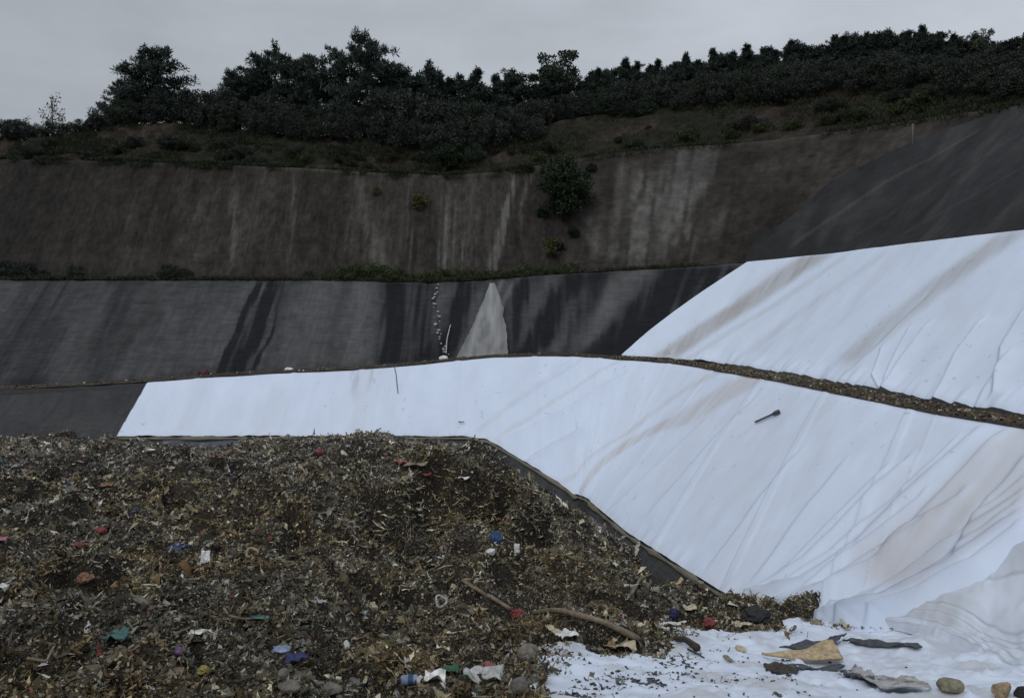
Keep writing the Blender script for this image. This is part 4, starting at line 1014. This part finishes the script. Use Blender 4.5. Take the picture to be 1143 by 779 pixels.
film('plastic_sheet', .30, .22, 'paleblue', 'light blue scrap above the pale rocks at the bottom of the heap', 'plastic film', ow(313, 734), 19, .5)
solid('plastic_bag', (.20, .18, .14), 'purple', 'small purple scrap low on the left of the heap', 'bag', ow(199, 732), 21, .9, 1.4)
film('plastic_sheet', .46, .34, 'navy', 'dark navy cloth low in the middle of the heap', 'cloth', ow(330, 742), 23, .6)
# ring-shaped orange thing
def torus(name, R0, r0, color, label, cat, pt, tilt):
    a = np.linspace(0, 2 * np.pi, 25); b_ = np.linspace(0, 2 * np.pi, 9); A, B = np.meshgrid(a, b_, indexing='ij')
    wob = 1 + .15 * np.sin(A * 3 + 1)
    Pn = np.stack([(R0 * wob + r0 * np.cos(B)) * np.cos(A), (R0 * wob + r0 * np.cos(B)) * np.sin(A), r0 * np.sin(B)], -1)
    o = link(name, grid_mesh(name, Pn), PMAT(color), loc=pt); o.rotation_euler = tilt; tag(o, label, cat)
torus('rubber_ring', .16, .045, 'tan', 'dull tan ring lying on the left middle of the heap', 'ring', ow(281, 623, .12), (.5, .15, 0))
torus('rubber_ring', .15, .03, 'greyfilm', 'pale curled loop on the heap left of the bent pole', 'ring', ow(492, 678, .12), (.9, .3, .4))
solid('plastic_bag', (.40, .34, .26), 'orange', 'rust-orange rag on the far left of the heap', 'rag', ow(95, 650), 25, 1, 1.5)
film('plastic_sheet', .5, .22, 'red', 'dark red strip near the left edge of the heap', 'plastic film', ow(91, 613), 27, .5)
solid('plastic_bag', (.34, .3, .26), 'red', 'dull red bag on the left of the heap, upper of the two reds', 'bag', ow(112, 596), 29, .9, 1.3)
film('plastic_sheet', .34, .24, 'pink', 'faded pink scrap at the left edge of the photograph', 'plastic film', ow(3, 607), 31, .5)
film('plastic_sheet', .5, .36, 'pinkred', 'red film scrap on the upper plateau of the heap', 'plastic film', ow(447, 521), 33, .6)
film('plastic_sheet', .42, .30, 'red', 'small red rag at the edge of the plateau, beside the olive cloth', 'rag', ow(476, 533), 35, .6)
film('plastic_sheet', .9, .6, 'mossy', 'flat olive cloth on the upper plateau of the heap', 'cloth', ow(464, 523), 37, .3)
film('plastic_sheet', .44, .36, 'white', 'bright white film scrap on the rim of the plateau', 'plastic film', ow(518, 538), 39, .6)
solid('foam_block', (.46, .3, .22), 'white', 'white foam block under the upright blue bag', 'foam block', ow(548, 620), 41, .25, 1.2, True)
film('plastic_sheet', .20, .40, 'white', 'white upright scrap to the right of the foam block', 'plastic film', ow(577, 617), 43, .5, tilt=(1.1, 0))
solid('foam_block', (.6, .3, .2), 'white', 'pale flat block on the far upper left of the heap', 'foam block', ow(167, 505), 45, .3, 1.2, True)
film('plastic_sheet', .5, .4, 'orange', 'orange-brown scrap on the upper left of the heap', 'plastic film', ow(119, 546), 47, .5)
solid('plastic_bag', (.5, .4, .3), 'red', 'small red bag on the far crest of the heap', 'bag', ow(358, 507), 49, .9, 1.4)
film('paper_scrap', .22, .36, 'white', 'white card standing on the left middle of the heap', 'paper', ow(229, 628), 51, .25, tilt=(.8, .3), rz=.6)
film('paper_scrap', .26, .18, 'white', 'white scrap low on the left middle of the heap', 'paper', ow(219, 713), 53, .3)
solid('foam_block', (.14, .12, .2), 'white', 'small white lump low in the middle of the heap', 'foam block', ow(387, 726), 55, .5, 1.3)
solid('plastic_bag', (.28, .22, .28), 'cream', 'cream and orange bag on the left middle slope of the heap', 'bag', ow(416, 682), 57, .8, 1.4)
film('plastic_sheet', .34, .3, 'green', 'dark green film at the bottom middle of the heap', 'plastic film', ow(502, 757), 59, .6)
solid('plastic_bag', (.20, .16, .14), 'green', 'small bright green scrap beside the bottom red film', 'bag', ow(518, 762), 60, .8, 1.4)
film('plastic_sheet', .32, .22, 'pinkred', 'bright red film at the bottom of the heap left of the grey boulder', 'plastic film', ow(543, 751), 61, .7)
film('plastic_sheet', .62, .42, 'greyfilm', 'greyish crumpled film at the bottom middle of the heap', 'plastic film', ow(540, 764), 63, .7)
film('plastic_sheet', .40, .30, 'bag_white', 'pale grey rag to the right of the blue bottle', 'rag', ow(485, 765), 65, .8)
film('paper_scrap', .20, .62, 'cream', 'long cream rag above the white ground sheet, left of the folded paper', 'rag', ow(619, 709), 67, .4, rz=.5)
film('paper_scrap', .48, .34, 'white', 'folded white paper above the left part of the ground sheet', 'paper', ow(634, 716), 69, .6, rz=.4)
film('paper_scrap', .62, .4, 'cream', 'cream torn packaging at the lower edge of the heap', 'packaging', ow(695, 727), 71, .6)
film('paper_scrap', .3, .24, 'tan', 'tan torn packaging left of the cream one', 'packaging', ow(680, 726), 72, .6)
film('plastic_sheet', .26, .95, 'white', 'white rag hanging from the heap onto the ground sheet', 'rag', ow(748, 702), 73, .5, rz=.75, tilt=(-.3, 0))
film('plastic_sheet', .16, .62, 'white', 'thin white strip beside the hanging white rag', 'rag', ow(742, 706), 74, .5, rz=.2, tilt=(-.3, 0))
film('plastic_sheet', .42, .3, 'cream', 'pale film on the right flank of the heap under the liner strip', 'plastic film', ow(770, 683), 75, .6)
film('plastic_sheet', .5, .34, 'cream', 'yellowish rubble scrap at the right tip of the heap', 'plastic film', ow(828, 703), 77, .6)
solid('plastic_bag', (.9, .7, .45), 'black', 'black bag at the right tip of the heap', 'bag', ow(845, 692), 79, .8, 1.5)
# poles
def pole_pts(lst, dz): return [ow(x, y, z) for (x, y), z in zip(lst, dz)]
stick('bent_pole', pole_pts([(516, 655), (530, 667), (548, 678), (570, 688)], [.15, .22, .25, .15]), .055, .06, 'wood', 'bent grey-brown pole lying above the red bag in the middle of the heap', 'pole')
stick('long_pole', pole_pts([(594, 692), (622, 692), (650, 700), (676, 707), (712, 721)], [.15, .22, .22, .22, .12]), .07, .08, 'wood', 'long grey-brown pole lying across the lower heap right of the red bag', 'pole')
stick('hooked_branch', pole_pts([(250, 686), (256, 697), (268, 699), (280, 697)], [.08, .12, .11, .06]), .03, .02, 'wood', 'hooked grey-brown branch in the lower left middle of the heap', 'branch')
stick('branch', pole_pts([(705, 668), (715, 655), (728, 650)], [.1, .25, .3]), .06, .03, 'wood', 'short branch sticking up from the right flank of the heap', 'branch')
stick('branch', pole_pts([(30, 742), (52, 748), (60, 735)], [.06, .10, .16]), .03, .018, 'wood', 'crooked grey-brown branch at the lower left of the heap', 'branch')
# rocks
solid('boulder', (.50, .42, .40), 'pale_stone', 'smooth grey boulder at the left corner of the white ground sheet', 'rock', ow(590, 738), 81, .35, 1.1, sink=.2)
solid('boulder', (.40, .36, .30), 'pale_stone', 'grey boulder below the smooth one, beside the sheet edge', 'rock', ow(600, 768), 83, .5, 1.2, True, sink=.2)
solid('boulder', (.42, .36, .34), 'stone', 'dull boulder left of the sheet edge at the bottom', 'rock', ow(578, 775), 84, .5, 1.2, True)
for px, py, sx, lab, i in [(316, 760, .28, 'upright pale stone in the rubble at the bottom of the heap', 0), (340, 757, .34, 'rounded pale stone in the rubble at the bottom of the heap', 1), (322, 775, .46, 'broad flat stone at the bottom edge, left in the rubble', 2), (372, 776, .5, 'angular pale stone at the bottom edge of the rubble', 3), (395, 768, .36, 'small flat stone at the right of the bottom rubble', 4), (356, 768, .22, 'small tan stone between the rubble stones', 5)]:
    solid('rubble_stone', (sx, sx * .8, sx * (.8 if i == 0 else .5)), 'stone' if i in (2, 4) else 'pale_stone', lab, 'rock', ow(px, py), 90 + i, .5, 1.2, True)
q = on_sheet(1057, 771); solid('boulder', (.56, .45, .40), 'mossy', 'greenish-grey boulder on the ground sheet, left of the tan one', 'rock', q, 101, .5, 1.1, True, sink=.2)
q = on_sheet(1117, 776); solid('boulder', (.48, .4, .34), 'tan', 'tan boulder on the ground sheet at the bottom right corner', 'rock', q, 103, .45, 1.1, True, sink=.2)
q = on_sheet(1141, 778); solid('boulder', (.3, .3, .3), 'black', 'black lump at the bottom right corner beside the tan boulder', 'rock', q, 105, .45, 1.1, True, sink=.2)

# warped board on the ground sheet
def board():
    a = on_sheet(851, 737); b_ = on_sheet(941, 742); n, m = 40, 12
    u = np.linspace(0, 1, n); v = np.linspace(0, 1, m); U, Vv = np.meshgrid(u, v, indexing='ij')
    ax = (b_ - a); ax[2] = 0; Ln = np.linalg.norm(ax); ax /= Ln; ay = np.array([-ax[1], ax[0], 0])
    wdt = .10 + .95 * smooth(.0, .9, U) * (1 - .15 * smooth(.92, 1, U))
    base = a[None, None] + ax * (U * Ln)[..., None] + np.array([0, 0, 1]) * (b_[2] - a[2]) * U[..., None]
    P = base + ay * (wdt * Vv * .62)[..., None]
    P[..., 2] += .06 + Vv ** 1.4 * wdt * .04 + .07 * (2 * U - 1) ** 2 + .12 * smooth(.6, 1, U) * Vv
    P[..., 2] += .05 * np.sin(U * 7) * Vv + .03 * (fbm(U * 6, Vv * 3, 2, 5) - .5)
    c = P.reshape(-1, 3).mean(0)
    o = link('warped_board', grid_mesh('warped_board', P - c), PMAT('card'), loc=c); mo = o.modifiers.new('thickness', 'SOLIDIFY'); mo.thickness = .05
    tag(o, 'warped tan board curling up on the foreground white sheet', 'board')
board()
def flat_piece(name, pxs, color, label, cat, dz=.05, th_=.03, amp=.06, seed=1):
    P = np.array([on_sheet(*p) for p in pxs]); c = P.mean(0); n = 10; k = 48
    dense = []
    for i in range(len(P)):
        for t in np.linspace(0, 1, k // len(P) + 1)[:-1]: dense.append(P[i] * (1 - t) + P[(i + 1) % len(P)] * t)
    dense = np.array(dense + [dense[0]]); r = np.linspace(0.02, 1, n)
    G = c[None, None] + (dense[None] - c) * r[:, None, None]
    G = G + (fbm(G[..., 0] * 5, G[..., 1] * 5, 2, seed) - .5)[..., None] * np.array([.14, .14, 0]) * r[:, None, None]
    G[..., 2] = sheet_z(G[..., 0], G[..., 1]) + dz + amp * fbm(G[..., 0] * 2, G[..., 1] * 2, 3, seed)
    o = link(name, grid_mesh(name, G - c), PMAT(color), loc=c); m_ = o.modifiers.new('thickness', 'SOLIDIFY'); m_.thickness = th_
    tag(o, label, cat); return o
flat_piece('liner_scrap', [(868, 730), (890, 722), (925, 717), (945, 712), (930, 726), (895, 730)], 'slate', 'dark liner scrap lying behind the warped board', 'liner scrap', .06, .03, .2, 2)
flat_piece('liner_scrap', [(940, 719), (960, 717), (990, 719.5), (1030, 725), (1022, 727), (985, 723), (955, 721)], 'slate', 'long dark strip of liner trailing right from the warped board', 'liner scrap', .05, .03, .1, 3)
flat_piece('liner_scrap', [(866, 741), (900, 745), (938, 741), (942, 744), (905, 749), (872, 745)], 'slate', 'dark scrap in front of the warped board', 'liner scrap', .02, .02, .06, 4)
flat_piece('bark_piece', [(852, 744), (868, 742), (890, 750), (880, 753), (862, 751)], 'darkwood', 'flat dark brown piece in front of the left tip of the warped board', 'wood piece', .05, .05, .06, 5)
flat_piece('grey_cloth_fold', [(935, 752), (955, 745), (975, 757), (1010, 769), (1040, 774), (1000, 775), (965, 765)], 'greyfilm', 'grey fold of cloth on the ground sheet left of the greenish boulder', 'cloth', .06, .03, .16, 6)
flat_piece('liner_scrap', [(936, 752), (952, 755), (975, 761), (972, 764), (950, 760)], 'slate', 'dark strip under the left end of the grey cloth fold', 'liner scrap', .09, .03, .05, 7)
film('paper_scrap', .34, .5, 'cream', 'pale upright scrap where the right slope meets the ground sheet', 'paper', on_sheet(947, 702), 111, .3, tilt=(.6, 0), rz=.4)
stick('wood_piece', [on_sheet(755, 717) + np.array([0, 0, .1]), on_sheet(765, 722) + np.array([0, 0, .2]), on_sheet(778, 727) + np.array([0, 0, .1])], .07, .09, 'darkwood', 'short dark brown log lying on the left of the ground sheet', 'wood piece')
stick('twig', [on_sheet(768, 727) + np.array([0, 0, .06]), on_sheet(778, 733) + np.array([0, 0, .08]), on_sheet(786, 736) + np.array([0, 0, .05])], .03, .015, 'darkwood', 'thin dark twig below the dark brown log', 'branch')
solid('yellow_scrap', (.30, .24, .2), 'cream', 'small yellowish lump on the ground sheet between grit patches', 'scrap', on_sheet(826, 726), 113, .8, 1.4)
film('plastic_sheet', .12, .42, 'mossy', 'olive strip below the yellowish lump', 'plastic film', on_sheet(812, 737), 115, .4, rz=.3)
solid('rubble_stone', (.5, .3, .2), 'mossy', 'flat olive stone at the right tip of the heap', 'rock', on_sheet(912, 697), 117, .5, 1.3, True)

# things on and above the lower bench
def ol(px, py): return on_surface(px, py, z_low)
def om(px, py): return on_surface(px, py, z_mid)
solid('red_bag', (.40, .3, .5), 'dullred', 'wider red bundle on the bench edge at the top of the white sheet', 'bag', om(231, 419), 121, .8, 1.5, sink=.0)
solid('red_bag', (.24, .24, .46), 'dullred', 'narrow red bundle on the bench edge at the top of the white sheet', 'bag', om(222, 420), 123, .8, 1.5, sink=.0)
solid('sandbag', (.62, .4, .36), 'bag_white', 'single white sandbag on the bench above the left half of the white sheet', 'sandbag', om(323, 416), 125, .6, 1.4, sink=.0)
solid('sandbag', (.62, .4, .42), 'bag_white', 'white sandbag at the foot of the hanging line of ballast bags', 'sandbag', om(495, 403), 127, .5, 1.3, sink=.1)
film('plastic_sheet', .9, .3, 'bag_white', 'pale strip of film right of the white sandbag on the bench', 'plastic film', om(506, 404), 129, .3)
film('plastic_sheet', 1.0, .4, 'mossy', 'olive scrap on the bench left of the white sandbag', 'plastic film', om(480, 405), 131, .3)
# line of small white ballast bags on a rope
hA, hB = om(487, 319), om(499, 398)
rp = empty('ballast_line', hA); tag(rp, 'line of small white ballast bags hanging on a rope down the dark middle slope', 'ballast line')
lp = [om(487, 318), om(486, 335), om(488, 352), om(489, 370), om(494, 386), om(499, 398)]
lp = np.array(lp); V, Fc = tube_np(np.array([np.array([np.interp(u, range(6), lp[:, i]) for i in range(3)]) for u in np.linspace(0, 5, 24)]) + np.array([0, -.06, .06]) - hA, np.full(24, .02), 5)
link('rope', mesh_np('rope', V, Fc), M['rope'], rp)
bags = []
for i in range(26):
    u = min(4.95, .1 + i * .19 + random.uniform(-.09, .09)); q = np.array([np.interp(u, range(6), lp[:, j]) for j in range(3)])
    V = IV * (1 + .7 * n3(IV, 1.4, 200 + i))[:, None] * np.array([.11, .09, .07]) * random.uniform(.4, 1.15)
    bo = link('ballast_bag', mesh_np('ballast_bag', V, IF), PMAT('greyfilm'), rp); bo.location = [float(t) for t in q - hA + np.array([random.uniform(-.2, .2), -.1, .10])]
stick('white_pipe', [om(503, 364) + np.array([0, -.1, .1]), om(499, 380) + np.array([0, -.1, .1]), om(498, 396) + np.array([0, -.1, .1])], .035, .045, 'greyfilm', 'short pale pipe lying beside the lower end of the ballast line', 'pipe')
# dark tool-like stick on the white slope
def dark_stick():
    a, b_ = ol(845, 474), ol(872, 462); off = np.array([-.09, 0, .12]); n = 20
    P = np.array([a + (b_ - a) * t for t in np.linspace(0, 1, n)]) + off
    r = .045 + .05 * smooth(.68, .85, np.linspace(0, 1, n)); c = P[0].copy()
    V, Fc = tube_np(P - c, r, 8); o = link('dark_stick', mesh_np('dark_stick', V, Fc), PMAT('slate'), loc=c); tag(o, 'dark stick with a thicker end lying on the lower white slope', 'stick')
dark_stick()
def so_(px, py): return ol(px, py) + np.array([-.03, -.05, .08])
stick('dark_rope', [so_(441, 411), so_(443, 420), so_(444, 432), so_(445, 440)], .022, .022, 'slate', 'short dark rope hanging over the lip of the lower white sheet', 'rope')
film('plastic_sheet', .34, .07, 'slate', 'thin grey scrap low on the lower white sheet near the waste corner', 'plastic film', ol(515, 474) + np.array([0, -.1, .12]), 141, .4, tilt=(.75, 0))
solid('dark_scrap', (.26, .2, .14), 'slate', 'small dark clod on the lower white slope above the grey sheet', 'clod', ol(1073, 636) + np.array([-.1, 0, .12]), 143, .7, 1.3)
# concrete post on the right brow
def post():
    h = on_surface(1018, 165, z_up); o = empty('concrete_post', h); tag(o, 'thin pale post with a short rail on the brow at right', 'post')
    from_ = lambda P, r: mesh_np('bar', *tube_np(np.array(P), np.full(len(P), r), 4))
    link('upright', from_([(0, -.1, -.3), (0, -.1, .7), (0, -.1, 1.5)], .07), PMAT('stone'), o); link('rail', from_([(0, -.12, .02), (.5, -.12, .10), (1.1, -.12, .22)], .05), PMAT('stone'), o)
post()

# ------------------------------------------------------------------ CAMERA, LIGHT, SKY
cam = bpy.data.cameras.new('camera'); co = bpy.data.objects.new('camera', cam); C.objects.link(co)
co.location = (0, 0, 0); co.rotation_euler = (R(90), 0, 0)
cam.sensor_width = 36; cam.sensor_fit = 'HORIZONTAL'; cam.lens = F / 1143 * 36
cam.shift_y = -(389.5 - HY) / 1143; cam.clip_start = .1; cam.clip_end = 5000
scene.camera = co

SUN_EL, SUN_AZ = 46, 212        # degrees; azimuth clockwise from +Y (behind the camera, a little to the left)
sl = bpy.data.lights.new('sun', 'SUN'); so = bpy.data.objects.new('sun', sl); C.objects.link(so)
sl.energy = 1.0; sl.angle = R(18); sl.color = (1, .975, .95)
dirv = Vector((math.sin(R(SUN_AZ)) * math.cos(R(SUN_EL)), math.cos(R(SUN_AZ)) * math.cos(R(SUN_EL)), math.sin(R(SUN_EL))))
so.rotation_euler = dirv.to_track_quat('Z', 'Y').to_euler(); so.location = (0, -20, 40)

w = bpy.data.worlds.new('World'); scene.world = w; w.use_nodes = True
nt = w.node_tree; N = nt.nodes; L = nt.links
bg = N['Background']; bg.inputs['Strength'].default_value = .1
sky = N.new('ShaderNodeTexSky'); sky.sky_type = 'NISHITA'; sky.sun_disc = False
sky.sun_elevation = R(SUN_EL); sky.sun_rotation = R(SUN_AZ); sky.air_density = 1.0; sky.dust_density = 3.0
hsv = N.new('ShaderNodeHueSaturation'); hsv.inputs['Saturation'].default_value = .3; L.new(sky.outputs[0], hsv.inputs['Color'])
# overcast: cloud deck, brighter overhead than near the horizon, with soft clumps
geo = N.new('ShaderNodeTexCoord'); sep = N.new('ShaderNodeSeparateXYZ'); L.new(geo.outputs['Generated'], sep.inputs[0])
nz = N.new('ShaderNodeTexNoise'); nz.inputs['Scale'].default_value = 3.2; nz.inputs['Detail'].default_value = 6; nz.inputs['Roughness'].default_value = .55
mp = N.new('ShaderNodeMapping'); mp.inputs['Scale'].default_value = (1, 1, 2.6); mp.inputs['Location'].default_value = (3.1, 1.7, .4)
L.new(geo.outputs['Generated'], mp.inputs[0]); L.new(mp.outputs[0], nz.inputs['Vector'])
cr = N.new('ShaderNodeMapRange'); cr.inputs[1].default_value = 0; cr.inputs[2].default_value = 1; cr.inputs[3].default_value = 5.0; cr.inputs[4].default_value = 9.0; L.new(sep.outputs['Z'], cr.inputs[0])
cn = N.new('ShaderNodeMapRange'); cn.inputs[1].default_value = .3; cn.inputs[2].default_value = .7; cn.inputs[3].default_value = .86; cn.inputs[4].default_value = 1.14; L.new(nz.outputs['Fac'], cn.inputs[0])
# lighter to the right of the view
cx_ = N.new('ShaderNodeMapRange'); cx_.inputs[1].default_value = -.6; cx_.inputs[2].default_value = .6; cx_.inputs[3].default_value = .82; cx_.inputs[4].default_value = 1.16; L.new(sep.outputs['X'], cx_.inputs[0])
m1 = N.new('ShaderNodeMath'); m1.operation = 'MULTIPLY'; L.new(cr.outputs[0], m1.inputs[0]); L.new(cn.outputs[0], m1.inputs[1])
m2 = N.new('ShaderNodeMath'); m2.operation = 'MULTIPLY'; L.new(m1.outputs[0], m2.inputs[0]); L.new(cx_.outputs[0], m2.inputs[1])
cl = N.new('ShaderNodeVectorMath'); cl.operation = 'SCALE'; cl.inputs[0].default_value = (.91, .985, 1.09); L.new(m2.outputs[0], cl.inputs['Scale'])
mix = N.new('ShaderNodeMix'); mix.data_type = 'RGBA'; mix.inputs['Factor'].default_value = .88
L.new(hsv.outputs[0], mix.inputs['A']); L.new(cl.outputs[0], mix.inputs['B']); L.new(mix.outputs['Result'], bg.inputs['Color'])

scene.view_settings.view_transform = 'Standard'; scene.view_settings.look = 'None'
scene.view_settings.exposure = -.22; scene.view_settings.gamma = 1
try: scene.view_settings.use_curve_mapping = False
except Exception: pass
